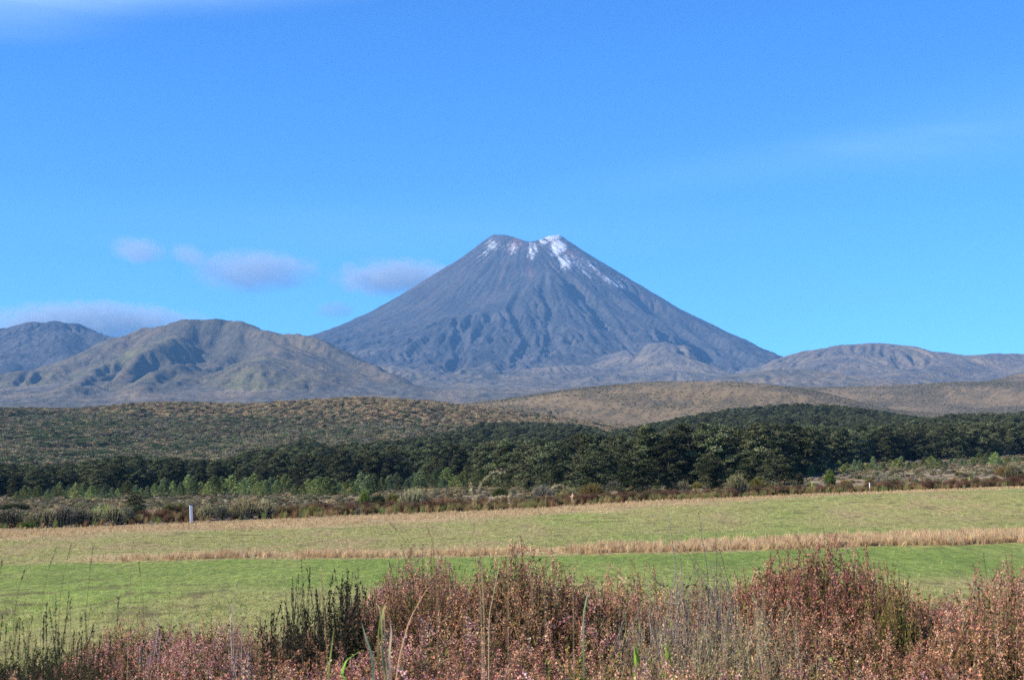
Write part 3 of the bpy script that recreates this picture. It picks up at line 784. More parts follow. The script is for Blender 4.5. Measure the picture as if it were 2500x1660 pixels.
# ---- belt shrub: fans of upright grey stems with olive tips, radius ~.5 height 1
def grey_shrub(seed, tip=(.33, .30, .12), stem=(.50, .48, .38), mid=(.045, .05, .033), ns=90, nl=5200, wide=.55, lf=.017):
    r = np.random.default_rng(seed); g = Geo(); w = Geo()
    E = []
    for i in range(ns):
        a = r.uniform(0, 6.28); d = wide * np.sqrt(r.random()); h = (1 - .55 * (d / wide) ** 2.5) * r.uniform(.8, 1.02)
        b = np.array((math.cos(a) * d * .35, math.sin(a) * d * .35, 0)); e = np.array((math.cos(a) * d, math.sin(a) * d, h))
        m_ = b * .45 + e * .55 + (math.cos(a) * .05, math.sin(a) * .05, -.05) + r.normal(size=3) * .02
        w.tube([b, m_, e], .006, .0025, jit(stem, 1, r, .25)[0], 3); E.append((m_, e))
    q = ball(900, r, 0.) * (wide * .75, wide * .75, .36) + (0, 0, .42); g.leaves(q, lf * 2, jit(np.array(mid) * .6, 900, r, .2), r, asp=.6)  # core leaves: shade inside the shrub put into their dark colour
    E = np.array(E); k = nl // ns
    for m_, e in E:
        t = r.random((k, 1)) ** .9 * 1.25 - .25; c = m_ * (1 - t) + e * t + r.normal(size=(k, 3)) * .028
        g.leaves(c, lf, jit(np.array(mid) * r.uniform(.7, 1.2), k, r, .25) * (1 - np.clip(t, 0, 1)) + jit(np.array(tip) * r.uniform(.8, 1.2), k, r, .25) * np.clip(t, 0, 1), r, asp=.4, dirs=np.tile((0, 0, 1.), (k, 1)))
    return [('foliage', g.mesh('shrub_foliage'), LEAF), ('stems', w.mesh('shrub_stems'), BARK)]
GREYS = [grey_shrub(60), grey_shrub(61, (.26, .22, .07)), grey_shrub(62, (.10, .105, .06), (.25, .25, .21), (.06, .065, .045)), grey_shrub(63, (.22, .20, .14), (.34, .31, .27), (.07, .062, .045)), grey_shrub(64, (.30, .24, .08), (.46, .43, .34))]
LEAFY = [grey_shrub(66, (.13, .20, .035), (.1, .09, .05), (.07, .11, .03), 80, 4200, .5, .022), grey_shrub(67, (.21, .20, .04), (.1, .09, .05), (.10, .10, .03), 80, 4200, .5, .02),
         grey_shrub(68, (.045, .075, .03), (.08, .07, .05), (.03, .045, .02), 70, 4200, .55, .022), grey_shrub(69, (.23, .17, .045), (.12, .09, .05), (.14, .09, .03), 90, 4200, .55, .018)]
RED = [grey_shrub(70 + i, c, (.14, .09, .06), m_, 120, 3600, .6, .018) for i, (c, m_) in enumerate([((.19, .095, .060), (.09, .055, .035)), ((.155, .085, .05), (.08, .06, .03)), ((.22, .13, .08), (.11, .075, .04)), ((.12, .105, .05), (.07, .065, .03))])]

# ---- flax: stiff sword leaves fanning from the base, unit height
def flax(seed, col=(.30, .34, .10), n=34, spread=.55, tan=None):
    r = np.random.default_rng(seed); g = Geo()
    for i in range(n):
        a = r.uniform(0, 6.28); s = spread * r.uniform(.15, 1.1); L = r.uniform(.7, 1.05)
        t = np.linspace(0, 1, 5)[:, None]
        P = np.array((math.cos(a), math.sin(a), 0)) * (t * .25 + t ** 2 * .75) * s + np.array((0, 0, 1)) * (t - .18 * t ** 3 * s * 2) * L
        g.blade(P, .022, jit(col, 1, r, .25)[0])
    return g.mesh('flax_leaves')
FLAX = [flax(80), flax(81, (.22, .28, .09)), flax(82, (.50, .40, .22)), flax(83, (.36, .33, .10), 26, .7)]

# ---- grass tufts
def tuft(seed, col, n=26, w=.004, h=1., spread=.25, seg=3, lean=.15):
    r = np.random.default_rng(seed); g = Geo()
    for i in range(n):
        a = r.uniform(0, 6.28); s = r.uniform(.05, 1) * spread; L = h * r.uniform(.5, 1.05); t = np.linspace(0, 1, seg)[:, None]
        b = r.normal(size=3) * (.10, .10, 0)
        P = b + np.array((math.cos(a), math.sin(a), 0)) * t ** 1.6 * s + np.array((lean * .6, 0, 1)) * t * L
        g.blade(P, w * r.uniform(.6, 1.3), jit(col, 1, r, .2)[0], .1)
    return g.mesh('tuft_form')
DRYT = [tuft(90 + i, c, 34, .010, 1, .3) for i, c in enumerate([(.60, .45, .25), (.54, .38, .22), (.66, .52, .31), (.46, .32, .18)])]
SHORT = [tuft(100 + i, c, 22, .020, 1, .5, 3) for i, c in enumerate([(.36, .33, .13), (.44, .37, .17), (.22, .28, .07), (.28, .30, .09), (.15, .27, .045), (.50, .42, .22)])]
RUSH = [tuft(110 + i, c, 60, .011, 1, .35) for i, c in enumerate([(.28, .17, .08), (.22, .20, .08), (.36, .26, .12), (.20, .25, .08)])]

def inview(x, y, pad=120):
    px, py = proj(x, y, ground(x, y)); return (px > -pad) & (px < 2500 + pad)
def rnd_area(n, y0, y1, seed, pad=160, pw=1.):
    """n points spread evenly over the ground between two distances, a little wider than the view"""
    r = np.random.default_rng(seed); y = np.sqrt(r.uniform(y0 ** 2, y1 ** 2, n)) if pw == 1. else y0 + (y1 - y0) * r.random(n) ** pw
    x = r.uniform(-1, 1, n) * (1250 + pad) / F * y * 1.0
    return x, y, r

# ------------------------------------------------------------------ forest
top_curve = ([-200, 0, 150, 300, 420, 520, 580, 640, 700, 745, 800, 850, 920, 1000, 1070, 1130, 1180, 1300, 1400, 1450, 1480, 1540, 1620, 1700, 1800, 1850, 1900, 1980, 2050, 2150, 2200, 2280, 2310, 2350, 2400, 2500, 2700],
             [1135, 1130, 1132, 1115, 1118, 1126, 1112, 1098, 1085, 1070, 1088, 1085, 1078, 1072, 1058, 1048, 1031, 1030, 1035, 1042, 1054, 1044, 1028, 1010, 992, 985, 987, 984, 990, 1003, 1012, 1022, 1014, 1003, 1004, 994, 990])
front_px = [-200, 0, 250, 500, 700, 900, 1050, 1150, 1220, 1300, 1420, 1650, 1900, 1960, 2010, 2100, 2500, 2700]
front_y = [240, 240, 245, 262, 262, 250, 245, 230, 205, 185, 165, 160, 162, 185, 250, 275, 300, 300]
x, y, r = rnd_area(42000, 140, 830, 11)
g_ = ground(x, y); px, py = proj(x, y, g_)
h = r.uniform(3.4, 7.6, len(x)) * np.where(y < 340, 1.0, .95)
_, pyt = proj(x, y, g_ + h * .93)
ok = (y > np.interp(px, front_px, front_y)) & (pyt > np.interp(px, *top_curve))
x, y, g_, h, px = x[ok], y[ok], g_[ok], h[ok], px[ok]
# thin to a minimum spacing
order = np.argsort(y); cellid = {}; keep = []
for i in order:
    k = (int(x[i] / 3.3), int(y[i] / 3.3))
    if any((k[0] + a, k[1] + b_) in cellid and math.hypot(x[i] - x[cellid[(k[0] + a, k[1] + b_)]], y[i] - y[cellid[(k[0] + a, k[1] + b_)]]) < 2.8 for a in (-1, 0, 1) for b_ in (-1, 0, 1)): continue
    cellid[k] = i; keep.append(i)
keep = np.array(keep); rest = []
frontness = (y[keep] - np.interp(px[keep], front_px, front_y)) / 1.0 + .25 * y[keep]
inside = (px[keep] > -30) & (px[keep] < 2530)
sel = keep[np.argsort(np.where(inside, frontness, 1e6))[:282]]
FT = 'dark beech trees along the front of the forest'
KINDW = ['broad', 'narrow', 'wide flat topped', 'pointed', 'low spreading', 'rounded', 'layered']
def where(p):
    return ('at the left picture edge' if p < 150 else 'behind the left shrub clump' if p < 330 else 'behind the white post' if p < 560 else 'behind the big olive crowned shrub' if p < 760
            else 'behind the narrow bright green bush' if p < 960 else 'behind the large tussock' if p < 1150 else 'left of the broad forward beeches' if p < 1370 else 'behind the mustard mound' if p < 1600
            else 'behind the bright conical bush' if p < 1760 else 'behind the big round grey shrub' if p < 1930 else 'above the golden flax' if p < 2080 else 'above the small right post' if p < 2220 else 'behind the right flax clumps' if p < 2420 else 'at the right picture edge')
for i in sel:
    k = r.integers(0, len(BEECH)); s = h[i]
    inst('beech_tree', BEECH[k], (x[i], y[i], g_[i] - .1), r.uniform(0, 6.28), (s * r.uniform(.9, 1.15), s * r.uniform(.9, 1.15), s),
         label='%s dark beech in the forest front, %s' % (KINDW[k], where(px[i])), category='tree', group=FT)
oth = np.setdiff1d(keep, sel)
def joined(parts, name):
    """crown and trunk as one mesh for the massed trees"""
    Vs, Qs, Cs, n = [], [], [], 0
    for _, me, _m in parts:
        v = np.empty(len(me.vertices) * 3, np.float32); me.vertices.foreach_get('co', v); q = np.empty(len(me.loops), np.int32); me.loops.foreach_get('vertex_index', q)
        c_ = np.empty(len(me.vertices) * 4, np.float32); me.color_attributes['col'].data.foreach_get('color', c_)
        Vs.append(v.reshape(-1, 3)); Qs.append(q.reshape(-1, 4) + n); Cs.append(c_.reshape(-1, 4)[:, :3]); n += len(me.vertices)
    return mesh_np(name, np.concatenate(Vs), np.concatenate(Qs), np.concatenate(Cs))
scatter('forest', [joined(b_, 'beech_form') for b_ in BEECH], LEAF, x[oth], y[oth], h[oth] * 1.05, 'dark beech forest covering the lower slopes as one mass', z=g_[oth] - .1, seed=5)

# the big beeches that step forward at the middle of the forest edge
for (bx, by, bt, w_, k, lab) in [
    (1445, 1207, 1108, 1.25, 4, 'broad dark beech standing forward of the forest at the middle'),
    (1555, 1210, 1098, 1.20, 2, 'largest spreading beech at the forest edge behind the mustard mound'),
    (1640, 1206, 1128, .85, 1, 'narrow pale green beech between two broad dark ones'),
    (1370, 1203, 1118, 1.1, 0, 'beech with pale bare twigs left of the broad forward beeches'),
    (1290, 1203, 1152, .95, 3, 'small dark pointed beech alone in front of the forest'),
    (1735, 1195, 1100, 1.1, 5, 'dark beech behind the bright green bush'),
    (1830, 1192, 1092, 1.2, 6, 'tall layered beech behind the round grey shrub'),
    (1905, 1195, 1112, 1.15, 4, 'low spreading beech at the right end of the forward group'),
    (1950, 1190, 1150, 1.0, 0, 'small grey green beech beside the heath plain'),
    (330, 1243, 1196, 1.35, 2, 'dark small beech alone behind the left shrubs')]:
    X, Y, Z = hit(bx, by, 110); s = (by - bt) / F * Y
    inst('beech_tree', BEECH[k], (X, Y, Z - .1), bx * .37, (s * w_, s * w_, s), label=lab, category='tree')

# rows of young trees in front of the forest
ys = np.random.default_rng(31)
row = []
p = 40
while p < 1440:
    row.append((p, np.interp(p, [0, 200, 500, 900, 1000, 1440], [1222, 1219, 1211, 1208, 1196, 1180]) + ys.uniform(-5, 4), ys.uniform(28, 50) * (1 if 380 < p < 1300 else .8)))
    p += ys.uniform(9, 24) if p < 1120 else ys.uniform(30, 60)
p = 1965
while p < 2530:
    row.append((p, np.interp(p, [1960, 2100, 2500], [1160, 1149, 1132]) + ys.uniform(-5, 6), ys.uniform(14, 32)))
    p += ys.uniform(7, 20)
for px_, py_, hp in row:
    X, Y, Z = hit(px_, py_, 120, 330); s = hp / F * Y; k = ys.integers(0, len(YOUNG)); wf = ys.uniform(.9, 1.25)
    inst('young_tree', YOUNG[k], (X, Y, Z - .05), ys.uniform(0, 6.28), (s * wf, s * wf, s), label='%s green young tree %s' % (('tall' if hp > 36 else 'middling' if hp > 22 else 'tiny') + ' ' + ['conical', 'slim', 'bushy', 'pointed', 'squat'][k], where(px_)), category='tree', group='young conical trees before the forest')
for (px_, py_, pt_, lab) in [(322, 998, 981, 'lone dark round tree on the skyline of the left hill'), (741, 1096, 1062, 'dark tree rising above the left part of the forest top'),
                             (792, 1048, 1034, 'small dark tree alone on the slope above the forest'), (925, 1066, 1046, 'dark round tree on the slope above the forest centre'),
                             (953, 1042, 1032, 'dark bush high on the tussock slope at the centre'), (1344, 1011, 1001, 'tiny dark tree beside the pale track on the central ridge')]:
    X, Y, Z = hit(px_, py_, 350, 1400); s = (py_ - pt_) / F * Y
    inst('hill_tree', BEECH[(px_ % 7)] if px_ > 400 else BEECH[4], (X, Y, Z - .3), px_, (s * 1.3, s * 1.3, s), label=lab, category='tree')

# ------------------------------------------------------------------ hillside scrub, heath and tussock
x, y, r = rnd_area(125000, 300, 1010, 12)
z = ground(x, y); px, py = proj(x, y, z)
nn = fbm(x / 60, y / 60, 23, 4); n5 = fbm(x / 25, y / 25, 71, 4)
top = np.interp(px, [0, 330, 700, 930, 1100, 1400, 1800, 2600], [1000, 1012, 1025, 1035, 1060, 1040, 1000, 1000]) + 26 * nn
dens = np.where(px < 1500, .30 + .70 * sstep(-12, 40, py - top), .4) * np.clip(.85 + .8 * n5 + .7 * nn, .12, 1)
ok = r.random(len(x)) < dens
x, y, z, n5, px = x[ok], y[ok], z[ok], n5[ok], px[ok]
hi = np.clip((np.interp(px, [0, 700, 930, 1200], [1015, 1030, 1040, 1070]) - proj(x, y, z)[1]) / 30, 0, 1); t = np.where(r.random(len(x)) < .7 * hi, .88, r.random(len(x)) + .25 * n5 + .5 * nn[ok])
ix = np.select([t < .28, t < .5, t < .66, t < .84, t < .93], [0, 1, 2, 3, 5], 4)
scatter('scrub', SCRUB, LEAF, x, y, r.uniform(1.0, 2.5, len(x)) * (1 + .3 * (ix == 4)), 'grey green scrub dotted over the left hillside up to the tussock top', z=z - .1, idx=ix, seed=6)
x, y, r = rnd_area(300000, 1010, 2700, 13)
z = ground(x, y); n5 = fbm(x / 120, y / 160, 28, 5)
px, _ = proj(x, y, z); ok = (r.random(len(x)) < np.clip(.5 + 1.3 * n5, .12, .95)) & ((y < 2200) | (px > 1900)); x, y, z = x[ok], y[ok], z[ok]
t = r.random(len(x)); ix = np.select([t < .25, t < .50, t < .72, t < .80, t < .94], [0, 1, 5, 3, 2], 4)
scatter('hill_scrub', SCRUB, LEAF, x, y, r.uniform(.45, 1.15, len(x)), 'low brown scrub speckling the rounded tussock hills behind the forest', z=z - .15, idx=ix, seed=7)
x, y, r = rnd_area(24000, 84, 330, 14)
z = ground(x, y); px, _ = proj(x, y, z); n5 = fbm(x / 12, y / 16, 72, 4)
ok = (y > yedge(px) + 8) & (y < np.interp(px, front_px, front_y) + 30) & (r.random(len(x)) < np.clip(.55 + 1.1 * n5, .05, 1))
x, y, z, n5 = x[ok], y[ok], z[ok], n5[ok]
t = r.random(len(x)) + .3 * n5; ix = np.select([t < .4, t < .62, t < .72, t < .93], [3, 0, 2, 5], 1)
scatter('heath', SCRUB, LEAF, x, y, r.uniform(.22, .55, len(x)), 'low brown and grey heath covering the plain behind the shrub belt', z=z - .03, idx=ix, seed=8)

# ------------------------------------------------------------------ shrub belt along the far edge of the course
def at_px(px_, dy=4.):
    Y = float(yedge(px_)) + dy; X = (px_ - 1250) / F * Y * 1.0
    return X, Y
def belt(name, parts, px_, top_, base_, wpx, lab, group=None, back=None, cat='shrub', **kw):
    X, Y, Z = hit(px_, base_, 60)
    Y = max(Y, float(yedge(px_)) + (1.2 if back is None else back)); X = (px_ - 1250) / F * Y; Z = float(ground(X, Y)[0])
    zt = float(pt(px_, top_, Y)[2]); s = max(zt - Z, .25); w_ = wpx / F * Y / 1.1
    k = dict(label=lab, category=cat)
    if group: k['group'] = group
    return inst(name, parts, (X, Y, Z - .05), px_ * 1.7, (w_, w_, s * 1.15), **k)
GB = 'grey stemmed shrubs of the belt'
for d in [
    (GREYS[2], 30, 1240, 1286, 88, 'dark olive topped shrub at the far left end of the belt'),
    (GREYS[0], 122, 1240, 1288, 62, 'pale grey stemmed shrub beside the dark leftmost one'),
    (GREYS[1], 92, 1250, 1288, 50, 'short olive shrub between the dark leftmost and the pale grey one'),
    (GREYS[3], 165, 1234, 1286, 62, 'grey twiggy shrub, tallest in the left half of the left clump'),
    (GREYS[2], 205, 1238, 1284, 55, 'dark grey shrub at the middle of the left clump'),
    (GREYS[0], 240, 1240, 1283, 62, 'grey green shrub in front of the yellow flax'),
    (GREYS[1], 285, 1233, 1280, 60, 'olive topped shrub right of the yellow flax'),
    (GREYS[2], 318, 1236, 1276, 40, 'dark shrub left of the bright striped flax'),
    (GREYS[0], 505, 1232, 1271, 45, 'grey shrub immediately right of the white post'),
    (GREYS[2], 545, 1229, 1270, 50, 'dark grey shrub second to the right of the white post'),
    (GREYS[4], 600, 1216, 1267, 78, 'big round shrub of upright grey stems with olive crown'),
    (GREYS[0], 652, 1219, 1264, 55, 'upright pale grey shrub joined to the big olive crowned one'),
    (GREYS[0], 1008, 1192, 1243, 76, 'large round grey shrub standing alone at the belt centre left'),
    (GREYS[4], 1030, 1190, 1238, 40, 'olive crowned shrub behind the large round grey one'),
    (GREYS[3], 1325, 1184, 1214, 60, 'soft grey brown twiggy shrub at the belt centre'),
    (GREYS[4], 1388, 1189, 1226, 52, 'dark olive and grey shrub left of the mustard mound'),
    (GREYS[3], 1500, 1171, 1208, 50, 'tall grey brown twiggy shrub right of the mustard mound'),
    (GREYS[0], 1665, 1172, 1200, 40, 'small grey shrub with dead flower stalks'),
    (GREYS[4], 1797, 1157, 1212, 66, 'big round brown topped grey shrub in front of the tall beech'),
    (GREYS[0], 2175, 1162, 1192, 80, 'grey twiggy low shrub on the right part of the belt'),
    (GREYS[3], 2150, 1158, 1188, 44, 'pale twiggy shrub left of the grey low one on the right'),
    (GREYS[1], 2472, 1134, 1180, 62, 'tall olive topped shrub near the right edge'),
    (GREYS[3], 880, 1238, 1260, 30, 'small dark grey shrub low in the red heath'),
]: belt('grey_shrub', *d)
for d in [
    (LEAFY[2], 45, 1228, 1246, 90, 'low dark green mound at the left edge', None, 10), (LEAFY[2], 345, 1232, 1262, 42, 'small dark green round bush behind the striped flax'),
    (LEAFY[0], 418, 1228, 1262, 40, 'leafy green bush left of the white post'), (LEAFY[1], 448, 1227, 1255, 30, 'yellow green bush touching the white post on the left'),
    (LEAFY[0], 75, 1272, 1294, 55, 'low yellow green bush at the lower left corner of the belt'),
    (LEAFY[1], 765, 1233, 1260, 32, 'small yellow green bush in the red heath'), (LEAFY[0], 893, 1196, 1236, 34, 'narrow bright green upright bush'),
    (LEAFY[2], 925, 1205, 1236, 46, 'dark green round bush right of the narrow bright one'), (LEAFY[1], 962, 1203, 1234, 46, 'bright yellow green bush left of the large grey shrub'),
    (LEAFY[0], 1222, 1188, 1216, 46, 'rounded mid green bush alone at the belt centre'), (LEAFY[3], 1445, 1180, 1214, 72, 'mustard yellow rounded mound before the big beeches'),
    (LEAFY[1], 1365, 1204, 1228, 46, 'short yellow green bush at the belt centre'), (LEAFY[1], 1545, 1186, 1206, 46, 'low yellow green bush right of the tall twiggy shrub'),
    (LEAFY[0], 1743, 1150, 1194, 44, 'bright green conical bush beside the big round grey shrub'), (LEAFY[1], 1845, 1168, 1196, 46, 'yellow green leafy bush right of the big round grey shrub'),
    (LEAFY[1], 1868, 1178, 1192, 50, 'flat topped yellow green mound'), (LEAFY[1], 1700, 1176, 1198, 36, 'small lime coloured low bush'),
    (LEAFY[0], 2022, 1148, 1190, 34, 'bright green conical bush on the right above the yellow flax'), (LEAFY[3], 2060, 1168, 1190, 38, 'small mustard bush on the right'),
    (LEAFY[3], 2120, 1166, 1190, 30, 'orange brown little bush on the right'), (LEAFY[3], 2455, 1136, 1165, 70, 'rust yellow bush behind the tall olive topped shrub'),
    (LEAFY[0], 1120, 1222, 1240, 40, 'low green herbs patch at the belt centre left'),
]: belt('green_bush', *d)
def flax_thing(me, px_, top_, base_, lab):
    X, Y, Z = hit(px_, base_, 60); Y = max(Y, float(yedge(px_)) + 1); X = (px_ - 1250) / F * Y; Z = float(ground(X, Y)[0]); s = max(.4, float(pt(px_, top_, Y)[2]) - Z)
    o = obj('flax_plant', me, GRASS, label=lab, category='plant'); o.location = (X, Y, Z - .03); o.rotation_euler = (0, 0, px_); o.scale = (s, s, s)
for d in [(FLAX[1], 243, 1224, 1270, 'pale green flax rising behind the left shrub clump'), (FLAX[0], 265, 1224, 1268, 'yellow tipped flax at the right of the pale green one'), (FLAX[0], 347, 1250, 1274, 'bright green striped flax in front of the dark round bush'),
          (FLAX[2], 376, 1232, 1268, 'dried straw coloured flax fan'), (FLAX[3], 487, 1231, 1266, 'yellow flax right beside the white post'), (FLAX[0], 686, 1231, 1258, 'yellow green flax right of the big upright shrub'),
          (FLAX[3], 1978, 1168, 1200, 'golden flax at the left of the bright conical bush'), (FLAX[3], 2020, 1182, 1204, 'yellow sword leaved flax in front of the bright conical bush'), (FLAX[1], 1330, 1206, 1228, 'small green flax at the belt centre'),
          (FLAX[2], 1648, 1176, 1206, 'dry pale flax stalks among red heath'), (FLAX[1], 2290, 1164, 1192, 'green flax clump in the right heath'), (FLAX[0], 2360, 1160, 1190, 'pale flax clump second from the right edge'), (FLAX[1], 2400, 1160, 1190, 'green grey flax clump near the right edge')]: flax_thing(*d)
# toetoe and tussock clumps
for k, (px_, top_, base_, lab) in enumerate([(1083, 1206, 1244, 'large reddish tussock right of the large grey shrub'), (1060, 1214, 1243, 'smaller brown tussock touching the large reddish one'), (1495, 1196, 1222, 'straw coloured tussock at the belt centre'), (2330, 1166, 1190, 'pale tussock in the right heath')]):
    X, Y, Z = hit(px_, base_, 60); Y = max(Y, float(yedge(px_)) + 1); X = (px_ - 1250) / F * Y; Z = float(ground(X, Y)[0]); s = float(pt(px_, top_, Y)[2]) - Z
    o = obj('tussock', tuft(120 + k, (.34, .20, .11) if k < 2 else (.5, .38, .22), 260, .010, 1, .75, 4), GRASS, label=lab, category='grass clump'); o.location = (X, Y, Z); o.scale = (s, s, s)
# red brown heath that fills the belt between them
r = np.random.default_rng(15); n = 900
px = r.uniform(-120, 2620, n); Y = yedge(px) + r.uniform(.8, 11, n) ** 1.0; X = (px - 1250) / F * Y; Z = ground(X, Y)
hh = np.interp(px, [0, 320, 380, 480, 520, 640, 700, 1000, 1300, 1600, 2000, 2500], [.35, .35, .7, .75, .4, .4, .7, .7, .75, .8, .7, .95]) * r.uniform(.5, 1.15, n)
nn = fbm(px / 70, Y * 0, 73, 3) + .5 * r.normal(size=n) * .5
ix = np.select([nn < -.1, nn < .1, nn < .35], [0, 1, 2], 3)
scatter('red_heath', [joined(b_, 'heath_form') for b_ in RED], LEAF, X, Y, hh, 'red brown heath filling the belt between the shrubs', z=Z - .05, idx=ix, seed=9)
n = 2200; px = r.uniform(-120, 2620, n); px = np.where((px < 660) & (r.random(n) < .7), px + 1100, px); Y = yedge(px) + r.uniform(-.3, 9, n); X = (px - 1250) / F * Y
scatter('rushes', RUSH, GRASS, X, Y, r.uniform(.25, .6, n), 'brown and green rushes along the foot of the shrub belt', seed=10, tilt=.08)

# white posts
pm, nt, b = mat('white_paint', .5); b.inputs['Base Color'].default_value = (.80, .80, .80, 1)
pc, nt, b = mat('dark_cap', .6); b.inputs['Base Color'].default_value = (.08, .08, .07, 1)
def boxmesh(name, sx, sy, z0, z1, bev=.006):
    import bmesh
    bm = bmesh.new(); bmesh.ops.create_cube(bm, size=1)
    for v in bm.verts: v.co = (v.co.x * sx, v.co.y * sy, z0 + (v.co.z + .5) * (z1 - z0))
    bmesh.ops.bevel(bm, geom=bm.edges[:], offset=bev, segments=2, affect='EDGES'); me = bpy.data.meshes.new(name); bm.to_mesh(me); bm.free(); return me
for px_, base_, top_, wd, lab in [(473, 1270, 1233, .105, 'white painted wooden marker post at the edge of the mown course'), (2120, 1192, 1178, .06, 'small white marker post half hidden in the right heath')]:
    Y = float(yedge(px_)) + (.0 if px_ < 1000 else 2.6); X = (px_ - 1250) / F * Y; Z = float(ground(X, Y)[0]); h_ = float(pt(px_, top_, Y)[2]) - Z
    e = empty('marker_post', (X, Y, Z), .35, label=lab, category='post'); e.rotation_euler = (0, math.radians(-2.5), .35)
    obj('shaft', boxmesh('post_shaft', wd * 1.5, wd, -.1, h_), pm, e); obj('cap', boxmesh('post_cap', wd * 1.7, wd * 1.2, h_ + .002, h_ + .05), pc, e)

# ------------------------------------------------------------------ course grass
r = np.random.default_rng(16)
def course(n, test, sc, meshes, name, label, seed, y0=13, y1=120, idxs=None, tilt=.1):
    r = np.random.default_rng(seed); y = y0 + (y1 - y0) * r.random(n) ** 1.0; x = r.uniform(-1, 1, n) * 1400 / F * y
    z = ground(x, y); px, py = proj(x, y, z)
    p = test(x, y, px, py); ok = (r.random(n) < p) & (y < yedge(px) + .5)
    x, y, z = x[ok], y[ok], z[ok]
    s = sc(r, len(x), y)
    scatter(name, meshes, GRASS, x, y, s, label, z=z - .005, seed=seed, tilt=tilt, idx=None if idxs is None else idxs(r, x, y, len(x)))
def L1f(px): return np.interp(px, [0, 500, 1000, 1500, 2000, 2500], [1378, 1366, 1361, 1352, 1338, 1326]) + 5 * fbm(px / 160, px * 0, 25, 3)
# tall dry strip left standing between the mown areas
def t_strip(x, y, px, py):
    d = py - L1f(px); wid = np.interp(px, [100, 240, 900, 1500, 2500], [2, 8, 9, 13, 24]); nn_ = fbm(x / 2.5, y / 4, 78, 3); return sstep(-wid * 1.3, -wid * .6, d + 4 * nn_) * (1 - sstep(-5, 2, d + 4 * nn_)) * sstep(150, 300, px + 60 * nn_) * np.clip(np.interp(px, [200, 1400, 2000], [.5, .6, .85]) + 1.3 * nn_, .05, 1)
course(130000, t_strip, lambda r, n, y: r.uniform(.10, .36, n) * np.clip((y - 40) / 15, .6, 1.5), DRYT, 'dry_grass', 'strip of tall dry straw grass across the mown course', 51, 42, 80, tilt=.3)
course(60000, lambda x, y, px, py: sstep(yedge(px) - 11 + 7 * fbm(x / 5, y / 5, 75, 3), yedge(px) - 5, y) * .75, lambda r, n, y: r.uniform(.08, .22, n), DRYT, 'rough_grass', 'dry straw rough along the foot of the shrub belt', 52, 62, 120)
def t_mow(x, y, px, py):
    d = py - L1f(px); fw = sstep(-3, 3, d) * (1 - sstep(70, 105, d)); return np.clip((.55 + .9 * fbm(x / 3, y / 9, 76, 4)) * (1 - .93 * fw), 0, 1) * sstep(13, 16, y)
course(150000, t_mow, lambda r, n, y: r.uniform(.03, .085, n), SHORT, 'mown_grass', 'short straw and green mown grass of the course', 53, 14, 120)

# ------------------------------------------------------------------ heather in front of the camera
def heather(seed, fl, leafc, stemc=(.16, .11, .08), R=.48, ns=185, nf=70, nlv=100, flen=(.055, .13), side=5, bare=.0, droop=.45, fsz=.0036, upr=.32):
    """unit height bush: upright shoots ending in spikes of small dry bells"""
    r = np.random.default_rng(seed); f = Geo(); l = Geo(); w = Geo()
    fl = [np.array(c_) for c_ in fl]
    for i in range(ns):
        a = r.uniform(0, 6.28); d = R * np.sqrt(r.random()); top = (1 - droop * (d / R) ** 2.2) * r.uniform(.80, .96) + (r.random() < .07) * r.uniform(0, .08)
        b_ = np.array((math.cos(a) * d * .3, math.sin(a) * d * .3, 0)); e = np.array((math.cos(a) * d, math.sin(a) * d, top))
        m_ = b_ * .45 + e * .55 + r.normal(size=3) * .05 + (math.cos(a) * .05, math.sin(a) * .05, -.05)
        ax = (e - m_); ax /= np.linalg.norm(ax); ax = ax * (1 - upr) + np.array((0, 0, 1)) * upr + r.normal(size=3) * .38 * min(1, .14 / flen[1]); ax /= np.linalg.norm(ax)
        L = r.uniform(*flen); tip = e; s0 = e - ax * L
        w.tube([b_, m_, s0, tip], .0035, .0009, jit(stemc, 1, r, .2)[0], 3)
        shoots = [(s0, ax, L)]
        for k in range(side):
            v = ax + r.normal(size=3) * .6 + (0, 0, .35); v /= np.linalg.norm(v); o_ = m_ * r.uniform(0, .35) + s0 * 1.; o_ = m_ + (s0 - m_) * r.uniform(.3, 1)
            l2 = L * r.uniform(.4, .75); shoots.append((o_, v, l2)); w.tube([o_, o_ + v * l2], .0012, .0006, jit(stemc, 1, r, .2)[0], 3)
        for o_, v, l2 in shoots:
            if r.random() < bare: continue
            n = int(nf * l2 / flen[1]); t = r.random((n, 1)); base = fl[r.integers(len(fl))] * r.uniform(.75, 1.25)
            c = o_ + v * l2 * t + r.normal(size=(n, 3)) * (.0060 * (1.15 - .6 * t))
            f.leaves(c, fsz, jit(base, n, r, .28, .1), r, asp=.6, dirs=np.tile(v * .8, (n, 1)))
        n = nlv; t = r.random((n, 1)) ** .7; c = (b_ * .3 + m_ * .7) * (1 - t) + s0 * t + r.normal(size=(n, 3)) * .03
        l.leaves(c, .011, jit(np.array(leafc) * r.uniform(.6, 1.4), n, r, .3), r, asp=.28)
    parts = [('foliage', l.mesh('heather_foliage'), HEATH), ('stems', w.mesh('heather_stems'), BARK)]
    if f.V: parts.append(('flower_spikes', f.mesh('heather_spikes'), HEATH))
    return parts
TAN = [(.66, .335, .22), (.55, .26, .17), (.76, .46, .32), (.36, .17, .11)]
PINK = [(.70, .34, .29), (.60, .27, .24), (.78, .45, .39), (.62, .30, .34)]
REDB = [(.52, .245, .165), (.42, .18, .12), (.64, .34, .235), (.30, .15, .085)]
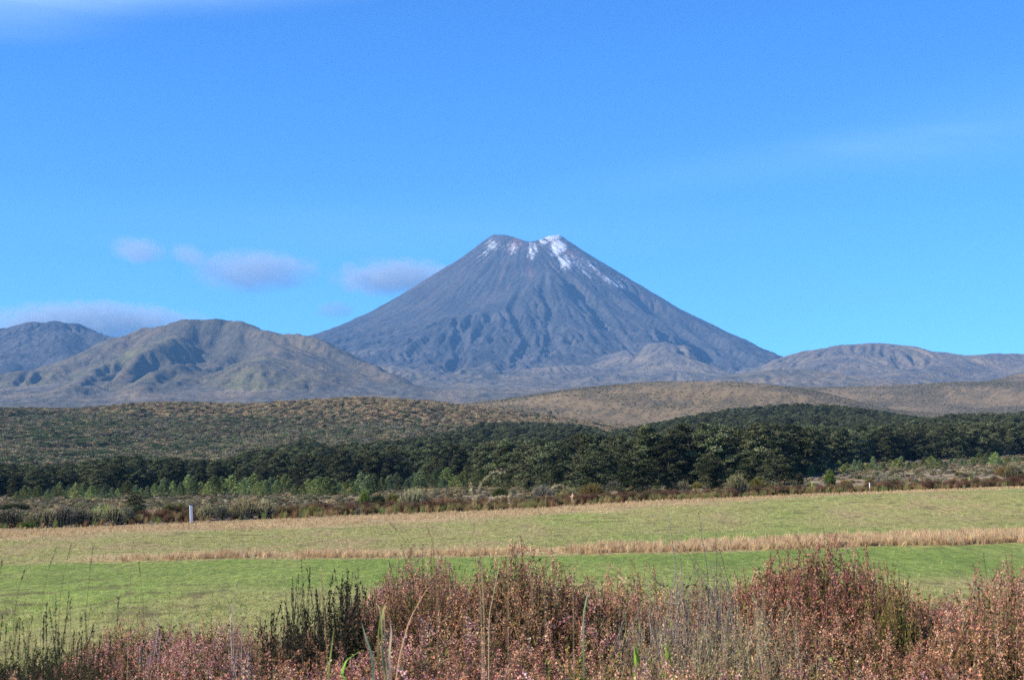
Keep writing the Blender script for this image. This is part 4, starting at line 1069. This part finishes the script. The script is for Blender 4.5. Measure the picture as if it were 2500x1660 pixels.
HT = [heather(201, TAN, (.13, .125, .035)), heather(202, TAN + REDB[:2], (.15, .12, .04), R=.52), heather(203, PINK + TAN[:2], (.12, .12, .035), flen=(.08, .17), upr=.4), heather(204, PINK + TAN, (.13, .13, .035), R=.44)]
HR = [heather(211, REDB, (.14, .10, .04), R=.50), heather(212, REDB + TAN[:1], (.12, .105, .04), R=.54), heather(213, REDB, (.11, .105, .035), R=.46, flen=(.09, .18), upr=.4)]
HSHADE = [heather(221, [(.030, .032, .022), (.045, .04, .028)], (.022, .030, .016), stemc=(.05, .045, .035), R=.34, ns=64, flen=(.16, .32), side=3, fsz=.0065, upr=.7, droop=.5),  # heather under tree shade, the shade put into its dark colours
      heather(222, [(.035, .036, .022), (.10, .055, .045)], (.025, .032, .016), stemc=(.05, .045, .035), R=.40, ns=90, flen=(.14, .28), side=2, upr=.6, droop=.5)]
HG = [heather(231, [(.20, .20, .05), (.26, .17, .07)], (.09, .12, .03), R=.34, ns=110, flen=(.14, .26), fsz=.006, upr=.7)]
HB = [heather(241, [(.42, .31, .17), (.48, .32, .20), (.30, .27, .12)], (.22, .19, .07), stemc=(.30, .24, .16), R=.46, ns=130, nf=44, nlv=60, bare=.2, flen=(.10, .24), side=5, upr=.3)]
HW = [heather(251, [(.22, .17, .11), (.28, .19, .14)], (.11, .10, .055), stemc=(.24, .20, .17), R=.24, ns=80, nf=34, nlv=40, flen=(.14, .30), side=7, upr=.55, droop=.8),
      heather(252, [(.36, .20, .15), (.28, .17, .12)], (.10, .10, .05), stemc=(.34, .30, .28), R=.20, ns=30, nf=40, nlv=26, flen=(.12, .26), side=6, upr=.6, droop=.8)]

SIL = ([-150, 0, 150, 260, 300, 400, 480, 520, 560, 600, 640, 690, 720, 760, 800, 850, 900, 950, 1010, 1060, 1110, 1180, 1230, 1290, 1345, 1385, 1440, 1500, 1600, 1700, 1780, 1850, 1900, 1960, 2020, 2080, 2130, 2180, 2240, 2300, 2360, 2420, 2500, 2650],
       [1545, 1550, 1540, 1530, 1520, 1485, 1485, 1500, 1485, 1510, 1495, 1480, 1440, 1420, 1440, 1405, 1385, 1370, 1352, 1345, 1355, 1385, 1365, 1340, 1362, 1400, 1378, 1385, 1385, 1375, 1390, 1362, 1352, 1340, 1332, 1352, 1390, 1400, 1440, 1415, 1440, 1400, 1365, 1340])
r = np.random.default_rng(77)
def plant_h(px_, py_, Y):
    x_, y_, zt = [float(v) for v in pt(px_, py_, Y)]; g0 = float(ground(x_, y_)[0]); return x_, y_, g0, zt - g0
def fgplace(name, parts, px_, py_, Y, wid, label, cat='shrub', group=None, rz=None):
    x_, y_, g0, h_ = plant_h(px_, py_, Y)
    kw = dict(label=label, category=cat)
    if group: kw['group'] = group
    return inst(name, parts, (x_, y_, g0 - .02), r.uniform(0, 6.28) if rz is None else rz, (wid, wid, h_ / .93), **kw)
GRP = 'heather bushes packed along the front'
LAB = {'t': 'tan flowered heather bush', 'p': 'pink flowered heather bush', 'r': 'red brown heather bush', 'd': 'leafless looking heather bush coloured dark for tree shade', 'b': 'grey twiggy half bare heather bush', 'g': 'green heather bush'}
def zone(p):
    return ('at the lower left corner' if p < 260 else 'below the feathery plume bush' if p < 640 else 'beside the sedge with bent leaves' if p < 1010 else 'below the tall red rounded bush' if p < 1400
            else 'below the two wispy tall shrubs' if p < 1800 else 'below the highest red brown mound' if p < 2150 else 'at the lower right corner')
count = 0
for Y in np.arange(4.25, 8.9, .40):
    stp = .36 + .02 * (Y - 4)
    for X in np.arange(-.40 * Y - .3, .40 * Y + .3, stp):
        y_ = Y + r.uniform(-.18, .18); x_ = X + r.uniform(-.16, .16); p = 1250 + F * x_ / y_
        sil = np.interp(p, *SIL); off = np.clip((8.5 - y_) / 4.2, 0, 1) ** .85 * (1640 - sil)
        top = sil + off + r.uniform(-22, 30)
        wdm = 1.15; q = r.random(); row = 'front' if y_ < 5.6 else 'middle' if y_ < 7.2 else 'back'
        kind = 't' if q < .36 else 'p' if q < .56 else 'r' if q < .86 else 'b' if q < .93 else 'g'
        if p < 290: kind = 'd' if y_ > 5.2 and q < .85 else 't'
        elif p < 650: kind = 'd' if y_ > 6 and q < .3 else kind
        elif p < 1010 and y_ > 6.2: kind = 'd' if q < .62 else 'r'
        elif 1500 < p < 1840 and y_ > 5.8: kind = 'b' if q < .7 else 'r'
        elif p > 1840 and y_ > 5.8: kind = 'r' if q < .85 else 't'
        pool = {'t': HT[:2], 'p': HT[2:], 'r': HR, 'd': HSHADE, 'b': HB, 'g': HG}[kind]
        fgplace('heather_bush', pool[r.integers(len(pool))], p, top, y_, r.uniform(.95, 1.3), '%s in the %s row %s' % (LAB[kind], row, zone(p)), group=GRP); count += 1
# the ones that stand out
for parts, p, top, Y, wd, lab in [
    (HR[0], 1290, 1318, 7.6, 1.15, 'tall rounded red brown heather bush reaching up before the green fairway'),
    (HR[1], 1255, 1338, 7.3, 1.0, 'red brown heather bush leaning on the tall rounded one'),
    (HR[2], 1020, 1318, 7.4, .9, 'spiky purple red heather rising left of centre'),
    (HR[2], 1060, 1330, 7.6, .95, 'second spiky heather just right of the purple red one'),
    (HSHADE[0], 742, 1352, 6.6, .45, 'black green upright spire of heather, coloured dark for shade, alone over the grass'),
    (HSHADE[0], 850, 1362, 6.9, .85, 'heather with crooked bare arms, coloured dark green for shade'),
    (HSHADE[1], 905, 1350, 7.1, .90, 'widest heather bush coloured dark for shade, left of the centre'),
    (HSHADE[0], 690, 1440, 6.8, .6, 'low heather coloured dark for shade, left of the black green spire'),
    (HR[0], 1990, 1322, 7.7, 1.25, 'broad red brown heather mound, highest on the right'),
    (HR[1], 2030, 1305, 7.9, .95, 'spiky crown of the highest right heather mound'),
    (HR[0], 1890, 1342, 7.9, .95, 'red brown heather shoulder left of the highest mound'),
    (HG[0], 2150, 1355, 7.4, .75, 'olive green upright heather right of the highest mound'),
    (HG[0], 2190, 1372, 7.2, .70, 'yellow green heather next to the olive green one'),
    (HR[2], 2490, 1330, 6.4, 1.0, 'orange brown spiky heather at the right edge'),
    (HR[0], 2470, 1368, 6.0, .95, 'rounded red brown heather below the orange brown one at the right edge'),
    (HT[0], 1440, 1362, 7.4, .9, 'tan topped heather between the tall rounded bush and the wispy shrubs'),
    (HW[0], 1630, 1268, 6.2, 1.05, 'wispy tall pale brown shrub, left one of two'),
    (HW[0], 1735, 1272, 6.4, 1.1, 'wispy tall grey brown shrub, right one of two'),
    (HB[0], 1780, 1400, 5.9, 1.1, 'bare grey twigged bush under the wispy shrubs'),
    (HB[0], 1820, 1420, 5.5, .9, 'tangle of bleached bare twigs on the right of the wispy shrubs'),
    (HW[1], 555, 1392, 5.6, .9, 'feathery plume shaped bush with bleached bare stems'),
    (HW[1], 385, 1432, 6.3, .7, 'small thin feathery bush left of the plume shaped one'),
    (HT[2], 470, 1505, 6.0, .7, 'pale pink heather left of the plume shaped bush'),
    (HW[0], 2330, 1392, 7.6, .8, 'thin feathery heather before the right fairway'),
]: fgplace('heather_bush', parts, p, top, Y, wd, lab)
# bright green seedlings low at the bottom
brt = grey_shrub(260, (.22, .34, .04), (.16, .2, .05), (.14, .24, .03), 60, 2600, .4, .03)
for p, top, Y, lab in [(1562, 1600, 4.15, 'bright lime green leafy sprout at the bottom'), (1640, 1592, 4.3, 'mid green leafy sprout right of the lime one')]:
    fgplace('green_bush', brt, p, top, Y, .22, lab)
# dark rushes and seeding grasses at the left
sk = Geo(); rr_ = np.random.default_rng(90)
def stem_grass(seed, n, R, hh, col, headc, w_=.0016, head=.5):
    q = np.random.default_rng(seed); g = Geo()
    for i in range(n):
        a = q.uniform(0, 6.28); d = R * np.sqrt(q.random()); L = q.uniform(*hh); lean = q.normal(size=2) * .07 * L + (.05 * L, 0); t = np.linspace(0, 1, 6)[:, None]
        P = np.array((math.cos(a) * d, math.sin(a) * d, 0)) + t ** 1.8 * np.array((lean[0], lean[1], 0)) + t * np.array((0, 0, L))
        c = jit(col, 1, q, .25)[0]; g.tube(P, w_, w_ * .4, c, 3)
        if q.random() < head:
            m = 26; tt = q.random((m, 1)) * q.uniform(.08, .16); e = P[-1] - (P[-1] - P[-2]) / np.linalg.norm(P[-1] - P[-2]) * tt * 1.0
            g.leaves(e + q.normal(size=(m, 3)) * .0018, .0055, jit(headc, m, q, .2), q, asp=.35, dirs=np.tile((P[-1] - P[-2]) / np.linalg.norm(P[-1] - P[-2]), (m, 1)))
    return g.mesh('grass_stems')
DG = [stem_grass(300, 70, .22, (.5, 1.0), (.045, .055, .03), (.07, .065, .04)), stem_grass(301, 60, .28, (.4, .95), (.06, .075, .035), (.09, .08, .05)), stem_grass(302, 26, .18, (.55, 1.05), (.32, .25, .13), (.42, .32, .2))]
for k, (p, top, Y, lab) in enumerate([(30, 1500, 5.6, 'dark rush clump at the left edge'), (110, 1480, 5.4, 'dark rush clump second from the left edge'), (175, 1455, 5.2, 'tall dark seeding rush clump'), (215, 1420, 5.0, 'tallest dark rush clump with leaning seed heads'),
                                      (60, 1530, 4.9, 'low rush clump in front at the left'), (255, 1520, 5.6, 'rush clump where the pink heather begins'), (140, 1540, 6.2, 'rush clump standing behind the others at the left')]):
    x_, y_, g0, h_ = plant_h(p, top, Y); o = obj('rush_clump', DG[k % 2], GRASS, label=lab, category='grass clump'); o.location = (x_, y_, g0); o.rotation_euler = (0, 0, k); o.scale = (1, 1, h_)
# single stems close to the lens
def stem(pts, Y, w_, col, plume=None, lab='', seed=1, m=44):
    q = np.random.default_rng(seed); P = [np.array([float(v) for v in pt(a, b_, Y)]) for a, b_ in pts]
    last = P[-1]; g0 = float(ground(last[0], Y)[0])
    if last[2] - g0 > .05: P.append(np.array((last[0] + .01, Y + .01, g0)))
    P = np.array(P); t = np.linspace(0, len(P) - 1, 22); ii = np.clip(t.astype(int), 0, len(P) - 2); f = (t - ii)[:, None]
    def cr(i, f):
        a, b_, c, d = P[np.maximum(i - 1, 0)], P[i], P[i + 1], P[np.minimum(i + 2, len(P) - 1)]
        return .5 * (2 * b_ + (c - a) * f + (2 * a - 5 * b_ + 4 * c - d) * f ** 2 + (3 * b_ - a - 3 * c + d) * f ** 3)
    Q = P[ii] * (1 - f) + P[ii + 1] * f
    for _ in range(3): Q[1:-1] = (Q[:-2] + 2 * Q[1:-1] + Q[2:]) / 4
    org = Q[-1].copy(); Q = Q - org; g = Geo(); w_ *= .55 if Y < 3.5 else .8; g.tube(Q, w_ * .5, w_, col, 4)
    o = obj('tall_grass', g.mesh('grass_stem'), GRASS, label=lab, category='grass stem', kind='thing'); o.location = org
    if plume:
        h = Geo(); k = int(22 * plume); tt = q.random((m, 1)) * k; i2 = np.clip(tt.astype(int), 0, 20)[:, 0]; c = Q[i2] * (1 - (tt - i2[:, None])) + Q[i2 + 1] * (tt - i2[:, None])
        h.leaves(c + q.normal(size=(m, 3)) * .0012, .0038, jit(np.array(col) * 1.1, m, q, .2), q, asp=.2, dirs=(Q[i2] - Q[i2 + 1]) / .02)
        obj('seed_head', h.mesh('seed_head'), GRASS, o)
ST = (.50, .40, .24); DK = (.10, .10, .05)
for k, (pts, Y, w_, col, pl, lab) in enumerate([
    ([(1232, 1152), (1205, 1150), (1178, 1170), (1165, 1200), (1160, 1230), (1166, 1300), (1178, 1380), (1185, 1500)], 2.5, .0011, ST, .35, 'tall pale grass stem with the highest arching plume'),
    ([(1248, 1212), (1215, 1210), (1190, 1222), (1165, 1260), (1160, 1330), (1170, 1420), (1180, 1520)], 2.7, .0009, ST, .3, 'pale arching stem just below the highest plume'),
    ([(1145, 1178), (1158, 1215), (1155, 1270), (1168, 1350), (1185, 1450)], 2.6, .0011, ST, .25, 'straight pale stem left of the highest plume'),
    ([(1385, 1186), (1355, 1184), (1335, 1200), (1328, 1240)], 2.9, .0008, ST, .35, 'faint arching stem right of the highest plume'),
    ([(1395, 1210), (1402, 1240), (1400, 1300), (1398, 1400), (1400, 1500)], 3.0, .0009, ST, .25, 'faint upright stem at the centre'),
    ([(1245, 1200), (1245, 1250), (1242, 1330), (1240, 1430)], 2.9, .0008, ST, .2, 'thin straight stem under the highest plume'),
    ([(327, 1305), (322, 1340), (318, 1420), (312, 1520)], 4.0, .0012, ST, .2, 'single straw stem standing over the left fairway'),
    ([(1040, 1280), (1055, 1320), (1062, 1380), (1068, 1450)], 4.2, .0014, (.4, .27, .16), .2, 'reddish straw stem over the spiky heather'),
    ([(138, 1335), (118, 1390), (105, 1450), (98, 1530)], 4.4, .0010, DK, .2, 'dark leaning grass stem at the left'), ([(175, 1325), (160, 1380), (148, 1450), (140, 1540)], 4.4, .0010, DK, .2, 'second dark leaning grass stem at the left'),
    ([(228, 1330), (220, 1390), (214, 1450), (208, 1540)], 4.4, .0010, DK, .2, 'upright dark grass stem between the leaning ones and the straw stem'), ([(6, 1365), (0, 1400), (-6, 1460)], 4.2, .0010, DK, .2, 'dark stem on the left picture edge'),
    ([(60, 1390), (45, 1440), (32, 1520)], 4.6, .0010, DK, .2, 'short dark leaning grass stem near the left edge'), ([(338, 1370), (346, 1430), (350, 1500)], 4.6, .0009, DK, .2, 'thin dark stem right of the straw stem'),
    ([(735, 1365), (738, 1420), (742, 1500)], 5.0, .0012, DK, .2, 'thin dark stem beside the black green spire'), ([(783, 1392), (790, 1480), (798, 1580), (802, 1670)], 4.0, .0018, (.46, .33, .16), .15, 'thick straw stem right of the black green spire'),
    ([(1217, 1390), (1205, 1450), (1192, 1513)], 4.6, .0022, (.55, .44, .28), None, 'broad straw blade slanting at the centre'), ([(2400, 1345), (2408, 1400), (2412, 1470)], 5.2, .0012, DK, .3, 'dark stem before the right fairway'),
    ([(2010, 1290), (2014, 1330), (2016, 1400)], 5.5, .0013, (.25, .14, .1), .3, 'brown stem over the highest right mound'), ([(950, 1275), (975, 1300), (1010, 1350), (1030, 1420)], 4.6, .0009, (.25, .2, .12), .2, 'thin curved stem left of the spiky heather'),
]): stem(pts, Y, w_, col, pl, lab, 400 + k)
# sedge with broad bent leaves
sx0, sy0, sg, _ = plant_h(905, 1560, 4.5)
sed = empty('sedge', (sx0, sy0, sg), label='green and straw sedge with long bent leaves in front of the dark heather', category='plant')
for k, (pts, w_, col) in enumerate([
    ([(915, 1700), (908, 1600), (893, 1555), (883, 1520)], .0055, (.44, .46, .20)), ([(870, 1720), (842, 1660), (834, 1640), (846, 1610), (880, 1588)], .0050, (.20, .40, .06)), ([(800, 1700), (802, 1640), (808, 1590), (816, 1530)], .0035, (.22, .30, .07)),
    ([(950, 1700), (935, 1600), (930, 1520), (938, 1475), (960, 1490), (985, 1520)], .0035, (.36, .38, .16)), ([(945, 1700), (932, 1600), (932, 1520), (925, 1475), (900, 1490), (885, 1500)], .0035, (.45, .40, .24)), ([(948, 1700), (940, 1560), (936, 1480), (960, 1478), (990, 1505), (1000, 1530)], .003, (.40, .36, .2)),
    ([(955, 1700), (950, 1600), (956, 1540), (948, 1500)], .0045, (.50, .45, .32)), ([(935, 1700), (922, 1610), (924, 1540), (932, 1480)], .0035, (.20, .28, .06)), ([(960, 1700), (975, 1600), (1000, 1510), (1040, 1440), (1062, 1420)], .003, (.48, .38, .22)),
    ([(1425, 1700), (1424, 1500), (1432, 1460), (1441, 1425)], .0035, (.22, .32, .16))]):
    if k == 9: sx0, sy0, sg, _ = plant_h(1430, 1560, 5.6)
    P = np.array([[float(v) for v in pt(a, b_, (4.5 if k < 9 else 5.6) + .03 * i)] for i, (a, b_) in enumerate(pts)]); t = np.linspace(0, len(P) - 1, 14)
    Q = np.stack([np.interp(t, range(len(P)), P[:, j]) for j in range(3)], -1); Q = np.stack([smooth1(Q[:, j], 1) for j in range(3)], -1)
    Q = np.vstack([[sx0, sy0, sg], Q]) - (sx0, sy0, sg)
    g = Geo(); g.blade(Q, w_ * .72, jit(col, 1, rr_, .05)[0], .1)
    if k < 9: obj('leaf', g.mesh('sedge_leaf'), GRASS, sed)
    else:
        o = obj('tall_grass', g.mesh('grass_blade'), GRASS, label='single blue green blade standing at the heather centre', category='grass blade', kind='thing'); o.location = (sx0, sy0, sg)

# ------------------------------------------------------------------ small clouds beyond the mountains, outside the haze
def cloud(px_, py_, wpx, hpx, dens, lab, Y=12500., seed=0, rot=0.):
    x_, y_, z_ = [float(v) for v in pt(px_, py_, Y)]; sx, sz = wpx / F * Y / 2 * .9, hpx / F * Y / 2 * .82
    import bmesh
    bm = bmesh.new(); bmesh.ops.create_icosphere(bm, subdivisions=3, radius=1)
    me = bpy.data.meshes.new('cloud'); bm.to_mesh(me); bm.free()
    m = bpy.data.materials.new('cloud_%d' % seed); m.use_nodes = True; nt = m.node_tree; nt.nodes.clear()
    tc_ = node(nt, 'ShaderNodeTexCoord'); ln = node(nt, 'ShaderNodeVectorMath', operation='LENGTH'); nt.links.new(tc_.outputs['Object'], ln.inputs[0])
    mp_ = node(nt, 'ShaderNodeMapping'); mp_.inputs['Scale'].default_value = (sx / 260, 1.2, sz / 190); mp_.inputs['Location'].default_value = (seed * 3.7, seed, 0)
    nz_ = node(nt, 'ShaderNodeTexNoise', {'Scale': 1.6, 'Detail': 8, 'Roughness': .72, 'Distortion': .9}); nt.links.new(tc_.outputs['Object'], mp_.inputs[0]); nt.links.new(mp_.outputs[0], nz_.inputs['Vector'])
    a = node(nt, 'ShaderNodeMath', {1: .54}, operation='MULTIPLY'); nt.links.new(ln.outputs['Value'], a.inputs[0])
    s_ = node(nt, 'ShaderNodeMath', operation='SUBTRACT'); nt.links.new(nz_.outputs[0], s_.inputs[0]); nt.links.new(a.outputs[0], s_.inputs[1])
    mr = node(nt, 'ShaderNodeMapRange', {'From Min': .0, 'From Max': .26, 'To Min': 0, 'To Max': dens}); nt.links.new(s_.outputs[0], mr.inputs[0])
    pv_ = node(nt, 'ShaderNodeVolumePrincipled', {'Color': (.50, .58, .66, 1), 'Anisotropy': .1}); nt.links.new(mr.outputs[0], pv_.inputs['Density'])
    oo = node(nt, 'ShaderNodeOutputMaterial'); nt.links.new(pv_.outputs[0], oo.inputs['Volume'])
    o = obj('cloud', me, m, label=lab, category='cloud'); o.location = (x_, y_, z_); o.scale = (sx, 450, sz); o.rotation_euler = (0, rot, 0)
for k, d in enumerate([(620, 662, 400, 150, .0030, 'mauve grey cloud floating left of the volcano, largest of the small ones'), (965, 678, 400, 130, .0044, 'faint mauve cloud touching the left flank of the volcano'),
          (335, 612, 170, 90, .0024, 'small thin cloud highest at the left'), (460, 622, 110, 70, .0018, 'faintest small cloud between two others'), (820, 758, 130, 60, .0014, 'tiny faint cloud near the foot of the volcano flank')]): cloud(*d, seed=k)
cloud(215, 790, 740, 150, .0055, 'long pale cloud bank lying behind the left mountain top', seed=7)

STK = [tuft(130 + i, c, 5, .012, 1, .5, 3, .25) for i, c in enumerate([(.62, .55, .30), (.55, .50, .26), (.40, .42, .16)])]
course(60000, lambda x, y, px, py: np.clip(.35 + .9 * fbm(x / 4, y / 7, 79, 3), 0, 1) * (1 - .9 * sstep(-3, 3, py - L1f(px)) * (1 - sstep(50, 90, py - L1f(px)))) * .8, lambda r, n, y: r.uniform(.08, .24, n), STK, 'seeding_grass', 'thin pale seeding stalks standing over the mown course', 54, 15, 120, tilt=.15)
